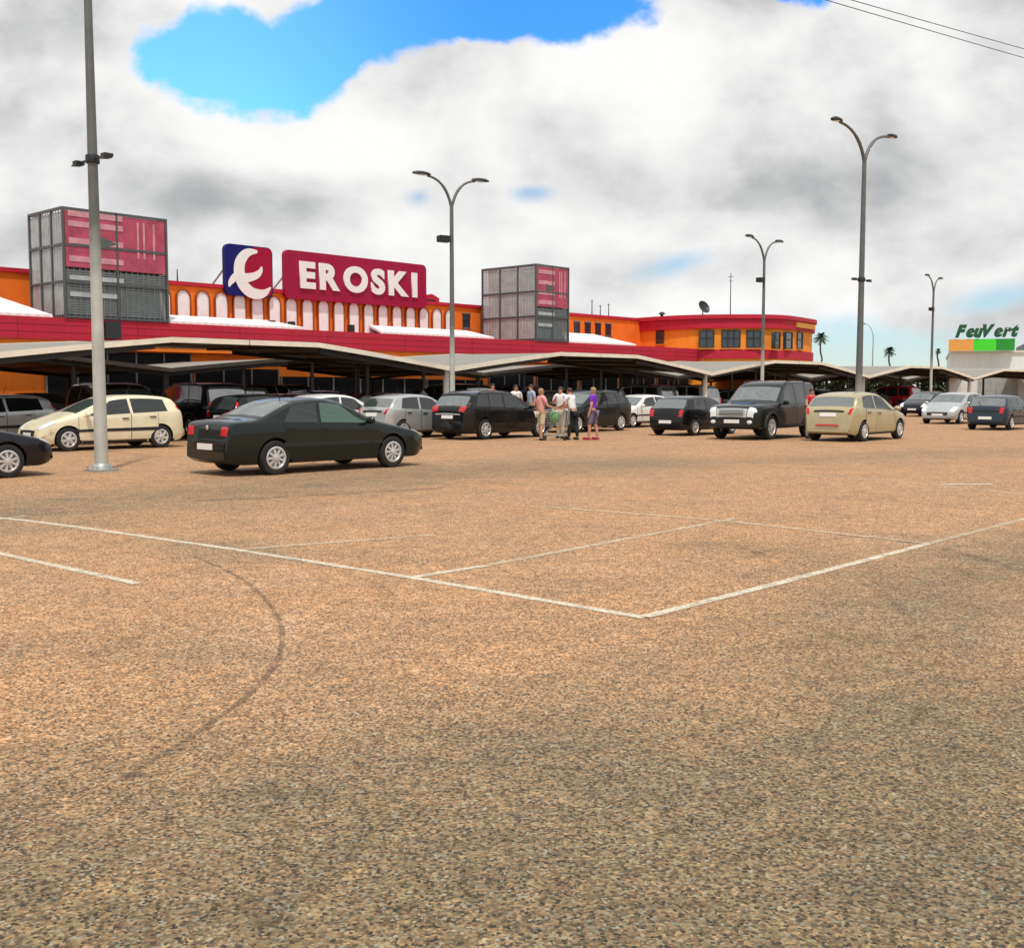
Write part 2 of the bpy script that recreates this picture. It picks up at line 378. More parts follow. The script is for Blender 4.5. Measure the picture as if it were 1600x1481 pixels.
def wear_mat(name, col, cover, nscale=6.0, soft=.35, nw=1.0, cen=1.42):
    """paint or stain that thins to nothing at its edges and in worn patches"""
    m, nt, b = newmat(name); nd = nt.nodes
    at = nd.new('ShaderNodeAttribute'); at.attribute_name = 'edge'
    geo = nd.new('ShaderNodeNewGeometry')
    n = nd.new('ShaderNodeTexNoise'); n.inputs['Scale'].default_value = nscale; n.inputs['Detail'].default_value = 8; n.inputs['Roughness'].default_value = .75
    lk(nt, geo.outputs['Position'], n.inputs['Vector'])
    n2 = nd.new('ShaderNodeTexNoise'); n2.inputs['Scale'].default_value = 55; n2.inputs['Detail'].default_value = 2
    lk(nt, geo.outputs['Position'], n2.inputs['Vector'])
    s_ = nd.new('ShaderNodeMath'); s_.operation = 'MULTIPLY_ADD'; lk(nt, n2.outputs['Fac'], s_.inputs[0]); s_.inputs[1].default_value = .9; nm = nd.new('ShaderNodeMath'); nm.operation = 'MULTIPLY'; nm.inputs[1].default_value = nw; lk(nt, n.outputs['Fac'], nm.inputs[0]); lk(nt, nm.outputs[0], s_.inputs[2])
    s2 = nd.new('ShaderNodeMath'); s2.operation = 'MULTIPLY_ADD'; lk(nt, at.outputs['Fac'], s2.inputs[0]); s2.inputs[1].default_value = .9; lk(nt, s_.outputs[0], s2.inputs[2])
    r = nd.new('ShaderNodeMapRange'); lk(nt, s2.outputs[0], r.inputs[0]); r.inputs[1].default_value = cen - soft; r.inputs[2].default_value = cen + soft
    r.inputs[4].default_value = cover
    tr = nd.new('ShaderNodeBsdfTransparent'); mx = nd.new('ShaderNodeMixShader')
    lk(nt, r.outputs[0], mx.inputs[0]); lk(nt, tr.outputs[0], mx.inputs[1]); lk(nt, b.outputs[0], mx.inputs[2])
    vo = nd.new('ShaderNodeTexVoronoi'); vo.inputs['Scale'].default_value = 62; lk(nt, geo.outputs['Position'], vo.inputs['Vector'])
    sp = nd.new('ShaderNodeSeparateColor'); lk(nt, vo.outputs['Color'], sp.inputs[0])
    rr = nd.new('ShaderNodeMapRange'); lk(nt, sp.outputs[0], rr.inputs[0]); rr.inputs[3].default_value = .6; rr.inputs[4].default_value = 1.3
    x = nd.new('ShaderNodeMix'); x.data_type = 'RGBA'; x.blend_type = 'MULTIPLY'; x.inputs[0].default_value = 1; x.inputs[6].default_value = (*col, 1)
    lk(nt, rr.outputs[0], x.inputs[7]); lk(nt, x.outputs[2], b.inputs['Base Color']); b.inputs['Roughness'].default_value = .9
    lk(nt, mx.outputs[0], nd['Material Output'].inputs[0])
    return m
M['line'] = wear_mat('worn_white_paint', (.66, .58, .44), .90, 4.0, .40, 2.0, 2.02)
M['faint'] = wear_mat('faint_white_paint', (.64, .53, .38), .75, 3.0, .45, 2.4, 2.40)
M['tyre'] = wear_mat('tyre_mark', (.085, .065, .05), .50, 4.0, .5, 3.0, 2.75)
M['greylane'] = wear_mat('grey_wear', (.235, .185, .125), .55, 1.1, .6)
def strip(name, pix, width, m, z, feather=(0, 1, 1, 0), label='', rounds=2, world=False):
    pts = [Vector((*(q if world else gnd(*q)), 0)) for q in pix]
    for _ in range(rounds):
        if len(pts) < 3: break
        q = [pts[0]]
        for a, b in zip(pts, pts[1:]): q += [a * .75 + b * .25, a * .25 + b * .75]
        pts = q + [pts[-1]]
    if not isinstance(width, (list, tuple)): width = [width, width]
    nw = len(feather); vs = []; fs = []; ed = []
    L = len(pts)
    for i, p in enumerate(pts):
        d = (pts[min(i + 1, L - 1)] - pts[max(i - 1, 0)]).normalized(); r = Vector((d.y, -d.x, 0))
        w = width[0] + (width[-1] - width[0]) * i / (L - 1)
        cross = [-.5, -.32, .32, .5] if nw == 4 else [k / (nw - 1) - .5 for k in range(nw)]
        for k, c in enumerate(cross):
            q = p + r * (c * w); vs.append((q.x, q.y, z)); ed.append(feather[k] * (1 if 0 < i < L - 1 or name == 'parking_line' else .3))
    for i in range(L - 1):
        for k in range(nw - 1): fs.append((i * nw + k, i * nw + k + 1, (i + 1) * nw + k + 1, (i + 1) * nw + k))
    me = bpy.data.meshes.new(name); me.from_pydata(vs, [], fs); me.materials.append(m)
    at = me.attributes.new('edge', 'FLOAT', 'POINT'); at.data.foreach_set('value', ed)
    o = bpy.data.objects.new(name, me); COL.objects.link(o)
    return tag(o, label, 'marking', kind='structure')
LN = (.25, 1, 1, .25)
SOFT = (0, .35, .75, .9, .75, .35, 0)
strip('tyre_mark', [(300, 868), (385, 905), (440, 965), (443, 1020), (400, 1080), (310, 1145), (190, 1220)], [.042, .055], M['tyre'], .009, (0, 1, 1, 0), 'dark curved tyre mark at the left')
strip('tyre_mark', [(1310, 835), (1420, 846), (1520, 868), (1640, 905)], [.12, .14], M['tyre'], .009, (0, .6, .6, 0), 'dark tyre mark crossing the white line at the right')
strip('tyre_mark', [(1180, 865), (1300, 842), (1390, 832), (1450, 845)], [.10, .14], M['tyre'], .0105, (0, .6, .6, 0), 'dark skid by the far stall line')
strip('tyre_mark', [(420, 866), (560, 895), (620, 930), (600, 960)], [.08, .1], M['tyre'], .009, (0, .5, .5, 0), 'faint tyre mark under the stall line')
strip('tyre_mark', [(300, 783), (400, 779), (520, 773), (700, 762)], [.3, .3], M['tyre'], .009, (0, .7, .7, 0), 'dark tyre streak in front of the green saloon')
strip('tyre_mark', [(1140, 848), (1200, 870), (1260, 884)], [.10, .12], M['tyre'], .009, (0, .6, .6, 0), 'short dark smear inside a stall')
strip('tyre_mark', [(1330, 905), (1380, 925), (1420, 960), (1440, 1010)], [.10, .12], M['tyre'], .009, (0, .5, .5, 0), 'grey skid at the right bend')
strip('parking_line', [(-40, 806), (60, 815), (370, 859)], .115, M['line'], .004, LN, 'long white stall line from the left', 1)
strip('parking_line', [(372, 859.4), (645, 903), (1006, 965)], .115, M['line'], .004, LN, 'long white stall line running to the front corner', 0)
strip('parking_line', [(1008, 964), (1215, 912), (1450, 850)], .115, M['line'], .0055, LN, 'white stall line from the front corner to the right', 0)
strip('parking_line', [(1452, 849.5), (1640, 801)], .12, M['faint'], .0055, LN, 'faded end of the right stall line')
strip('parking_line', [(648, 902), (760, 884)], .115, M['line'], .0055, LN, 'white stall divider, near part')
strip('parking_line', [(762, 883.7), (1150, 810)], .12, M['faint'], .0055, LN, 'worn stall divider, far part')
strip('parking_line', [(385, 858), (680, 836)], .12, M['faint'], .0055, LN, 'faded second stall divider')
strip('parking_line', [(-60, 852), (0, 865), (215, 912)], .11, M['line'], .004, LN, 'short white line at the left edge', 0)
strip('parking_line', [(850, 792), (1140, 815), (1450, 850)], .12, M['faint'], .007, LN, 'faded far line closing the stalls', 0)
strip('parking_line', [(1230, 741), (1400, 752), (1640, 776)], .12, M['faint'], .004, LN, 'faded white line at the right', 0)
strip('parking_line', [(1470, 757), (1550, 757)], .22, M['line'], .0055, LN, 'short bright white line at the right')
strip('parking_line', [(40, 806), (-200, 840)], .12, M['faint'], .0055, LN, 'faded line leaving the frame at the left')

# ------------------------------------------------------------------ shop: facade frame is local x = along S, y = into N
def local_box(mb, s0, s1, n0, n1, z0, z1, mi=0): mb.box(s0, s1, n0, n1, z0, z1, mi)
store = empty('supermarket_building', P(0, 0), ANG, 'long orange supermarket with red fascia, arched white windows and white sloping roofs', 'building')
mb = MB(); mb.box(-75, 24.5, 0, 30, 0, 7.62); mb.build('main_wall', M['orange'], store)
mb = MB(); mb.box(-75.1, 24.5, -.12, 30.1, 7.63, 7.86); mb.build('parapet_cap', M['red'], store)
mb = MB(); mb.box(-75, 30, -6.0, -.01, 3.98, 5.03); mb.build('fascia', M['red'], store)
mb = MB(); mb.box(-75, 30, -5.9, -.012, 3.55, 3.975); mb.build('fascia_soffit_band', M['orange'], store)
mb = MB(); mb.box(-75, 30, -5.2, -.02, 0, 3.545); mb.build('arcade_wall', M['orange'], store)
# seams of the fascia sheets
mb = MB()
for k in range(17): mb.box(-70 + k * 6, -69.97 + k * 6, -6.012, -6.0, 3.99, 5.02)
for z in (4.33, 4.68): mb.box(-75, 30, -6.010, -6.0, z, z + .018)
mb.build('fascia_seam', mat('seam', (.20, .008, .015), .6), store)
# shopfront openings
for s0, s1, zt_ in ((-32.4, -24.6, 3.5), (-24.4, -19.0, 2.75), (-18.8, -13.2, 2.35), (-13.0, -7.6, 2.3), (-7.4, -2.2, 2.25), (-1.6, 3, 3.3), (3.4, 8, 3.4), (8.4, 13, 3.4), (13.4, 18, 3.4), (18.4, 23, 3.4), (23.4, 29, 3.4)):
    mb = MB(); mb.box(s0, s1, -5.26, -5.2, .05, zt_); w = mb.build('shop_window', M['shopdark'], store)
    n = max(2, int((s1 - s0) / 1.5))
    for k in range(n + 1):
        f = MB(); x = s0 + (s1 - s0) * k / n; f.box(x - .04, x + .04, -5.32, -5.262, .05, zt_); f.build('mullion', M['archframe'], w)
bx_, bz_ = fac(173, 516, -6.05); mb = MB(); mb.box(bx_ - .35, bx_ + .35, -6.3, -6.013, bz_ - .38, bz_ + .38); mb.box(bx_ - .4, bx_ + .4, -6.34, -6.3, bz_ - .42, bz_ + .42)
mb.build('fascia_box', M['dark'], store)  # plain dark box fixed to the fascia
# white sloping roofs above the fascia
def slope(s0, s1, ztop, ntop, cut0=0., cut1=0.):
    b = MB()
    a = [(s0, -5.75, 5.03), (s1, -5.75, 5.03), (s1 - cut1, ntop, ztop), (s0 + cut0, ntop, ztop)]
    b.prism(a, (0, 0, .14)); b.box(s0 + cut0, s1 - cut1, ntop, ntop + .15, 5.04, ztop + .10)
    return b.build('sloping_roof', M['whiteroof'], store)
slope(-74, -32.2, 6.3, -1.6, 0, 1.6); slope(-26.2, -17.4, 5.52, -3.2, 0, .7); slope(-11.7, -1.6, 5.52, -3.8, .7, .7); slope(6.2, 14.8, 5.9, -2.4, 0, 1.2)
# roof hoods (small dark boxes on the slopes)
for s in (-18.3, -16.9, -12.4, -8.4, -6.2, -3.6):
    mb = MB(); mb.box(s - .14, s + .14, -3.9, -3.5, 5.15, 5.62); mb.build('roof_vent', M['dark'], store)
# arched windows
def arch_outline(w, h, n=10):
    r = w / 2; p = [(-r, 0), (r, 0)]
    p += [(r * math.cos(math.pi * k / n), h - r + r * math.sin(math.pi * k / n)) for k in range(n + 1)]
    return p
arch_s = [-45.9 + 1.265 * k for k in range(38)]
for s in arch_s:
    if -33.5 < s < -26.6 or s > -.3 or s < -45: continue
    w, h, z0 = (.80, 2.05, 5.30)
    mb = MB(); mb.prism([(s + x, -.10, z0 + z) for x, z in arch_outline(w, h)], (0, .08, 0)); a = mb.build('arched_window', M['archwhite'], store)
    f = MB(); o_ = arch_outline(w + .16, h + .08); i_ = arch_outline(w, h)
    k = len(o_)
    vs = [(s + x, -.16, z0 + z) for x, z in o_] + [(s + x, -.16, z0 + z) for x, z in i_] + [(s + x, -.01, z0 + z) for x, z in o_] + [(s + x, -.01, z0 + z) for x, z in i_]
    fs = []
    for q in range(1, k):
        e = (q + 1) % k
        fs += [(q, e, k + e, k + q), (q, 2 * k + q, 2 * k + e, e), (k + q, k + e, 3 * k + e, 3 * k + q)]
    f.add(vs, fs)
    f.build('window_frame', M['archtrim'], a)
# small plain windows right of the arches
for x in (728, 901, 918, 934, 950):
    s, _ = fac(x, 500, 0); mb = MB(); mb.box(s - .36, s + .36, -.07, -.005, 6.15, 7.15)
    a = mb.build('small_window', M['winglass'], store)
    f = MB(); f.box(s - .44, s + .44, -.10, -.008, 7.15, 7.23); f.build('lintel', M['archframe'], a); f = MB(); f.box(s - .44, s + .44, -.13, -.008, 6.05, 6.15); f.build('sill', M['archframe'], a)
mb = MB(); mb.box(-36.6, -35.6, -.08, -.005, 6.4, 7.2); mb.build('small_window', M['archwhite'], store)

# annex with rounded corners at the right end
def round_poly(pts, rad, n=6):
    out = []
    L = len(pts)
    for i in range(L):
        p = Vector(pts[i]); r = rad[i]
        if r <= 0: out.append(p); continue
        a = (Vector(pts[i - 1]) - p); b = (Vector(pts[(i + 1) % L]) - p)
        A_ = p + a.normalized() * r; B_ = p + b.normalized() * r
        for k in range(n + 1):
            t = k / n; out.append(A_ * (1 - t) ** 2 + p * (2 * t * (1 - t)) + B_ * t * t)
    return out
annex = empty('annex_building', (21, 100, 0), 0, 'two storey orange annex with rounded corners and red bands right of the shop', 'building')
AX = [(9.6, 99.4), (15.0, 92.9), (22.6, 92.7), (28.3, 101.2), (26, 116), (10, 116)]
def annex_ring(off):
    c = Vector((20, 103)); q = []
    for p in AX:
        v = Vector(p) - c; q.append(Vector(p) + v.normalized() * off)
    return round_poly([(p.x - 21, p.y - 100) for p in q], [0, 3.2, 3.0, 3.0, 0, 0])
def ring_solid(off, z0, z1):
    b = MB(); r = annex_ring(off); b.prism([(p.x, p.y, z0) for p in r], (0, 0, z1 - z0), smooth=True); return b
ring_solid(0, 0, 6.75).build('wall', M['annex_orange'], annex)
ring_solid(.25, 6.755, 7.55).build('upper_band', M['red'], annex)
ring_solid(.42, 7.555, 7.9).build('roof_edge', M['red'], annex)
ring_solid(.15, 4.2, 4.95).build('lower_band', M['red'], annex)
def annex_window(px0, px1, y0, y1, a, b, mull=2):
    """window on the wall between plan points a and b, between two sight lines"""
    a = Vector(a); b = Vector(b); d = (b - a).normalized(); nrm = Vector((d.y, -d.x))
    def hit(px):
        k = (px - 800) / F * math.cos(PITCH) / 1.0
        dd = ray(px, 530); k = dd[0] / dd[1]
        t = (k * a.y - a.x) / (d.x - k * d.y); return a + d * t
    p, q = hit(px0), hit(px1)
    zz = [EYE + (607 - y) * ((p.y + q.y) / 2) / F for y in (y1, y0)]
    n = Vector((nrm.x, nrm.y, 0)); c = Vector((21, 100, 0))
    p3, q3 = Vector((p.x, p.y, 0)) - c, Vector((q.x, q.y, 0)) - c
    z0, z1 = Vector((0, 0, zz[0])), Vector((0, 0, zz[1]))
    m1 = MB(); m1.prism([p3 + z0 + n * .03, q3 + z0 + n * .03, q3 + z1 + n * .03, p3 + z1 + n * .03], n * -.3); w = m1.build('window', M['winglass'], annex)
    f = MB()
    for k in range(mull + 1):
        x = p3.lerp(q3, k / mull) + n * .05; f.bar(x + z0, x + z1, .09)
    for zc in (z0, z1, z0.lerp(z1, .55)): f.bar(p3 + zc + n * .05, q3 + zc + n * .05, .088)
    f.build('frame', M['dark'], w)
    s_ = MB(); e = (q3 - p3).normalized() * .15; s_.bar(p3 - e + z0 + n * .09 - Vector((0, 0, .1)), q3 + e + z0 + n * .09 - Vector((0, 0, .1)), .2, .08); s_.build('sill', M['annex_orange'], w)
for x0, x1, mu in ((1093, 1115, 2), (1128, 1156, 3), (1167, 1188, 2)): annex_window(x0, x1, 517, 543, AX[1], AX[2], mu)
for x0, x1 in ((1210, 1218), (1227, 1237), (1245, 1253)): annex_window(x0, x1, 520, 545, AX[2], AX[3], 1)
annex_window(1026, 1037, 518, 537, AX[0], AX[1], 1)
mb = MB()   # yellow lettering strip on the right of the upper band is only a pale bar in the photograph
a0, a1 = Vector((24.6, 95.5, 0)), Vector((27.2, 99.4, 0)); c0 = Vector((21, 100, 0)); nn = Vector((a1 - a0)).normalized(); nn = Vector((nn.y, -nn.x, 0))
mb.prism([a0 - c0 + nn * .32 + Vector((0, 0, 6.98)), a1 - c0 + nn * .32 + Vector((0, 0, 6.98)), a1 - c0 + nn * .32 + Vector((0, 0, 7.4)), a0 - c0 + nn * .32 + Vector((0, 0, 7.4))], nn * -.3)
mb.build('name_strip', mat('ochre_strip', (.62, .26, .03), .6), annex)

# louvred towers
def tower(s0, s1, n0, n1, ztop, label, dens):
    t = empty('louvre_tower', P(s0, n0), ANG, label, 'tower', 'louvred towers above the shop')
    W, D = s1 - s0, n1 - n0; z0 = 5.035
    core = MB(); core.box(.30, W - .30, .30, D - .30, z0, ztop - .25); core.build('core', M['towerdark'], t)
    fr = MB()
    for x in (0, W * .5, W):
        for y in (0, D): fr.box(x - .055, x + .055, y - .055, y + .055, z0, ztop)
    for y in (D * .33, D * .66): fr.box(-.06, .06, y - .05, y + .05, z0, ztop)
    for z in (z0 + .08, z0 + 1.75, z0 + 3.5, ztop - .06):
        fr.box(.07, W - .07, -.055, .055, z - .06, z + .06); fr.box(.07, W - .07, D - .055, D + .055, z - .06, z + .06)
        fr.box(-.055, .055, .07, D - .07, z - .06, z + .06); fr.box(W - .055, W + .055, .07, D - .07, z - .06, z + .06)
    fr.build('frame', M['towerframe'], t)
    for xa in (.02, W - .06):
        lo = MB(); z = z0 + .2
        while z < ztop - .2: lo.box(xa, xa + .04, .08, D - .08, z, z + .10); z += .125
        xb = xa - .03 if xa < 1 else xa + .035
        for k in range(int(D / .28)): lo.box(xb, xb + .04, .14 + k * .28, .19 + k * .28, z0, ztop - .1)
        lo.build('side_louvre', M['louvrelight'], t)

    lf = MB(); z = z0 + .2
    while z < z0 + 2.35:
        lf.box(.08, W - .08, .02, .06, z, z + .09); z += .12
    for k in range(int(W / .3)): lf.box(.15 + k * .3, .20 + k * .3, -.01, .025, z0, z0 + 2.4)
    lf.build('front_louvre', M['louvre'], t)
    # red advertising panel on the upper half
    pz0, pz1 = z0 + 2.45, ztop - .14
    p = MB(); p.box(.09, W - .09, -.03, .02, pz0, pz1); pan = p.build('advert_panel', M['posterred'], t)
    q = MB(); h = pz1 - pz0
    for zf in dens: q.box(.25, W * .56, -.05, -.032, pz0 + h * zf, pz0 + h * (zf + .10))
    for xf in (.70, .76, .86): q.box(W * xf, W * xf + .10, -.05, -.032, pz0 + h * .25, pz0 + h * .92)
    q.build('pale_bar', M['posterpale'], pan)
    d = MB(); cx, cz = W * .42, pz0 + h * .48; d.prism([(cx - .45, -.056, cz - .30), (cx + .5, -.056, cz), (cx - .45, -.056, cz + .30)], (0, .022, 0)); d.build('arrow_mark', M['towerdark'], pan)
    lb = MB()
    for zf, w in ((1.85, .56), (1.05, .5)): lb.box(.25, W * w, -.03, -.012, z0 + zf, z0 + zf + .22)
    lb.build('pale_strip', M['louvrelight'], t)
    return t
tower(-31.7, -26.3, -6.02, -2.4, 10.3, 'larger grey louvred tower with red panel, behind the tall near lamp post', (.10, .42, .72, .90))
tower(2.42, 6.0, -6.02, -.75, 10.45, 'smaller grey louvred tower with faded red panel, right of the big sign', (.06, .30, .55, .82))

# roof sign
def text_mesh(txt, size, depth, offset=0.0, shear=0.0, width=None):
    c = bpy.data.curves.new('t', 'FONT'); c.body = txt; c.size = size; c.extrude = depth; c.offset = offset; c.shear = shear; c.resolution_u = 6
    o = bpy.data.objects.new('t', c); COL.objects.link(o)
    dg = bpy.context.evaluated_depsgraph_get(); dg.update()
    me = bpy.data.meshes.new_from_object(o.evaluated_get(dg)); bpy.data.objects.remove(o)
    xs = [v.co.x for v in me.vertices]; ys = [v.co.y for v in me.vertices]
    return me, min(xs), max(xs), min(ys), max(ys)
def rrect(x0, x1, z0, z1, r, n=6):
    p = []
    for cx, cz, a in ((x1 - r, z0 + r, -90), (x1 - r, z1 - r, 0), (x0 + r, z1 - r, 90), (x0 + r, z0 + r, 180)):
        for k in range(n + 1): t = R(a + 90 * k / n); p.append((cx + r * math.cos(t), cz + r * math.sin(t)))
    return p
def letters(parent, chars, x0, x1, z0, z1, y, offset, mtl, shear=0.0, gap=.12, depth=.05):
    """each letter a mesh of its own, fitted to the given run"""
    ms = [text_mesh(ch, 1.0, .05, offset, shear) for ch in chars]
    tot = sum(m[2] - m[1] for m in ms) + gap * (len(ms) - 1); k = (x1 - x0) / tot; x = x0
    zs = min(m[3] for m in ms), max(m[4] for m in ms); kz = (z1 - z0) / (zs[1] - zs[0])
    for ch, (me, a, b, c, d) in zip(chars, ms):
        for v in me.vertices: v.co = Vector((x + (v.co.x - a) * k, y - v.co.z * depth / .05 * 1.0, z0 + (v.co.y - zs[0]) * kz))
        me.materials.clear(); me.materials.append(mtl)
        o = bpy.data.objects.new('letter', me); COL.objects.link(o); o.parent = parent
        x += (b - a + gap) * k
sg = empty('roof_sign', P(fac(445, 430, -.36)[0], -.36), ANG, 'long dark red rooftop sign reading EROSKI in white letters', 'sign')
mb = MB(); mb.prism([(x, 0, z) for x, z in rrect(0, 12.05, 7.30, 10.33, .35)], (0, .3, 0)); mb.build('board', M['signred'], sg)
letters(sg, 'EROSKI', 1.1, 11.1, 7.98, 9.72, -.06, .05, M['white'], gap=.13)
for x in (1, 4, 8, 11):
    mb = MB(); mb.bar((x, .38, 7.87), (x, .38, 9.8), .12); mb.bar((x, 3, 7.87), (x, .40, 9.6), .08); mb.build('support', M['steel'], sg)
em = empty('emblem_sign', P(fac(352, 430, -.36)[0], -.36), ANG, 'square rooftop emblem, blue and red with a white curved e', 'sign')
mb = MB(); mb.prism([(x, 0, z) for x, z in rrect(0, 3.38, 7.25, 10.3, .38)], (0, .3, 0)); mb.build('board', M['blue'], em)
def em_pt(x, y): return ((x - 215) / 285 * 3.38, 10.3 - (y - 78) / 325 * 3.05)    # measured on an enlargement
rp = [(385, 84), (480, 84), (494, 100), (497, 320), (490, 378), (470, 396), (345, 396), (320, 340), (320, 200)]
mb = MB(); mb.prism([(em_pt(*q)[0], -.02, em_pt(*q)[1]) for q in rp], (0, .018, 0)); mb.build('red_field', M['emred'], em)
def brush(pts):
    """tapered stroke polygon strip"""
    P_ = [Vector((*em_pt(x, y), w)) for x, y, w in pts]
    for _ in range(2):
        q = [P_[0]]
        for a, b in zip(P_, P_[1:]): q += [a * .75 + b * .25, a * .25 + b * .75]
        P_ = q + [P_[-1]]
    l, r = [], []
    for i, p in enumerate(P_):
        d = P_[min(i + 1, len(P_) - 1)] - P_[max(i - 1, 0)]; d = Vector((d.x, d.y)).normalized(); w = p.z / 285 * 3.38 / 2
        l.append((p.x - d.y * w, p.y + d.x * w)); r.append((p.x + d.y * w, p.y - d.x * w))
    return l, r
mb = MB()
for kk, st in enumerate(([(405, 112, 14), (345, 118, 44), (300, 180, 58), (292, 250, 64), (310, 330, 62), (365, 385, 58), (440, 385, 44), (484, 335, 6)],
           [(300, 290, 50), (350, 285, 44), (400, 265, 36), (425, 235, 24), (430, 205, 6)], [(305, 255, 40), (265, 290, 38), (240, 325, 26), (233, 352, 6)])):
    l, r = brush(st); n = len(l); yb = -.055 - .004 * kk
    vs = [(x, yb, z) for x, z in l] + [(x, yb, z) for x, z in r] + [(x, -.022, z) for x, z in l] + [(x, -.022, z) for x, z in r]
    fs = [(i, i + 1, n + i + 1, n + i) for i in range(n - 1)] + [(i, 2 * n + i, 2 * n + i + 1, i + 1) for i in range(n - 1)] + [(n + i, n + i + 1, 3 * n + i + 1, 3 * n + i) for i in range(n - 1)]
    mb.add(vs, fs)
mb.build('white_e', M['white'], em)
for x in (.8, 2.6):
    mb = MB(); mb.bar((x, .38, 7.87), (x, .38, 9.8), .12); mb.bar((x, 3, 7.87), (x, .40, 9.6), .08); mb.build('support', M['steel'], em)

# small things on the roofs
def rod_thing(name, base, h, label, cat, arms=()):
    t = empty(name, base, 0, label, cat)
    b = MB(); b.tube([(0, 0, 0), (0, 0, h)], [.05, .03], 8); b.build('rod', M['dark'], t)
    for z, l in arms:
        a = MB(); a.bar((-l, 0, z), (l, 0, z), .04); a.build('crossbar', M['dark'], t)
    return t
rod_thing('antenna_mast', (19.3, 97, 7.9), 3.9, 'tall thin antenna mast standing on the annex roof', 'antenna', ((3.6, .25), (3.2, .15)))
dt = empty('satellite_dish', (16.6, 95.5, 7.9), R(35), 'dark tilted satellite dish on the annex roof', 'dish')
mb = MB(); mb.tube([(0, 0, 0), (0, 0, .6)], .05, 8); mb.build('stand', M['dark'], dt)
mb = MB(); mb.lathe([(.02, .0), (.25, .03), (.45, .11), (.60, .22), (.61, .20), (.45, .08), (.25, 0), (.02, -.03)], 20, 'z')
o = mb.build('reflector', M['dark'], dt); o.location = (0, 0, .75); o.rotation_euler = (R(62), 0, 0)
vt = empty('roof_ventilator', (13.2, 96.6, 7.9), 0, 'small dark ventilator at the left end of the annex roof', 'ventilator')
mb = MB(); mb.tube([(0, 0, 0), (0, 0, .3)], .14, 10); mb.build('duct', M['dark'], vt)
mb = MB(); mb.lathe([(.02, .5), (.18, .46), (.3, .32), (.3, .28), (.02, .28)], 14, 'z'); mb.build('cowl', M['dark'], vt)
for k, (x, h, lb) in enumerate(((925, 1.5, 'leftmost thin rod aerial on the orange parapet right of the small tower'), (938, 1.1, 'middle thin rod aerial on the orange parapet right of the small tower'), (951, 1.3, 'rightmost thin rod aerial on the orange parapet right of the small tower'))):
    s, _ = fac(x, 480, 2); p = P(s, 2, 7.86); rod_thing('aerial', p, h, lb, 'aerial', ((h * .9, .12),))
rod_thing('aerial', P(fac(277, 430, 1)[0], 1, 7.86), .8, 'short rod aerial on the parapet beside the larger tower', 'aerial')
ob = empty('roof_housing', P(-1.6, .6, 7.86), ANG, 'small red gabled housing on the parapet right of the EROSKI sign', 'roof housing')
mb = MB(); mb.prism([(-.9, 0, 0), (.9, 0, 0), (.9, 0, .35), (.2, 0, .62), (-.9, 0, .3)], (0, 1, 0)); mb.build('body', M['red'], ob)
mb = MB(); mb.box(-.6, .5, -.02, -.003, .06, .2); mb.build('grille', M['dark'], ob)

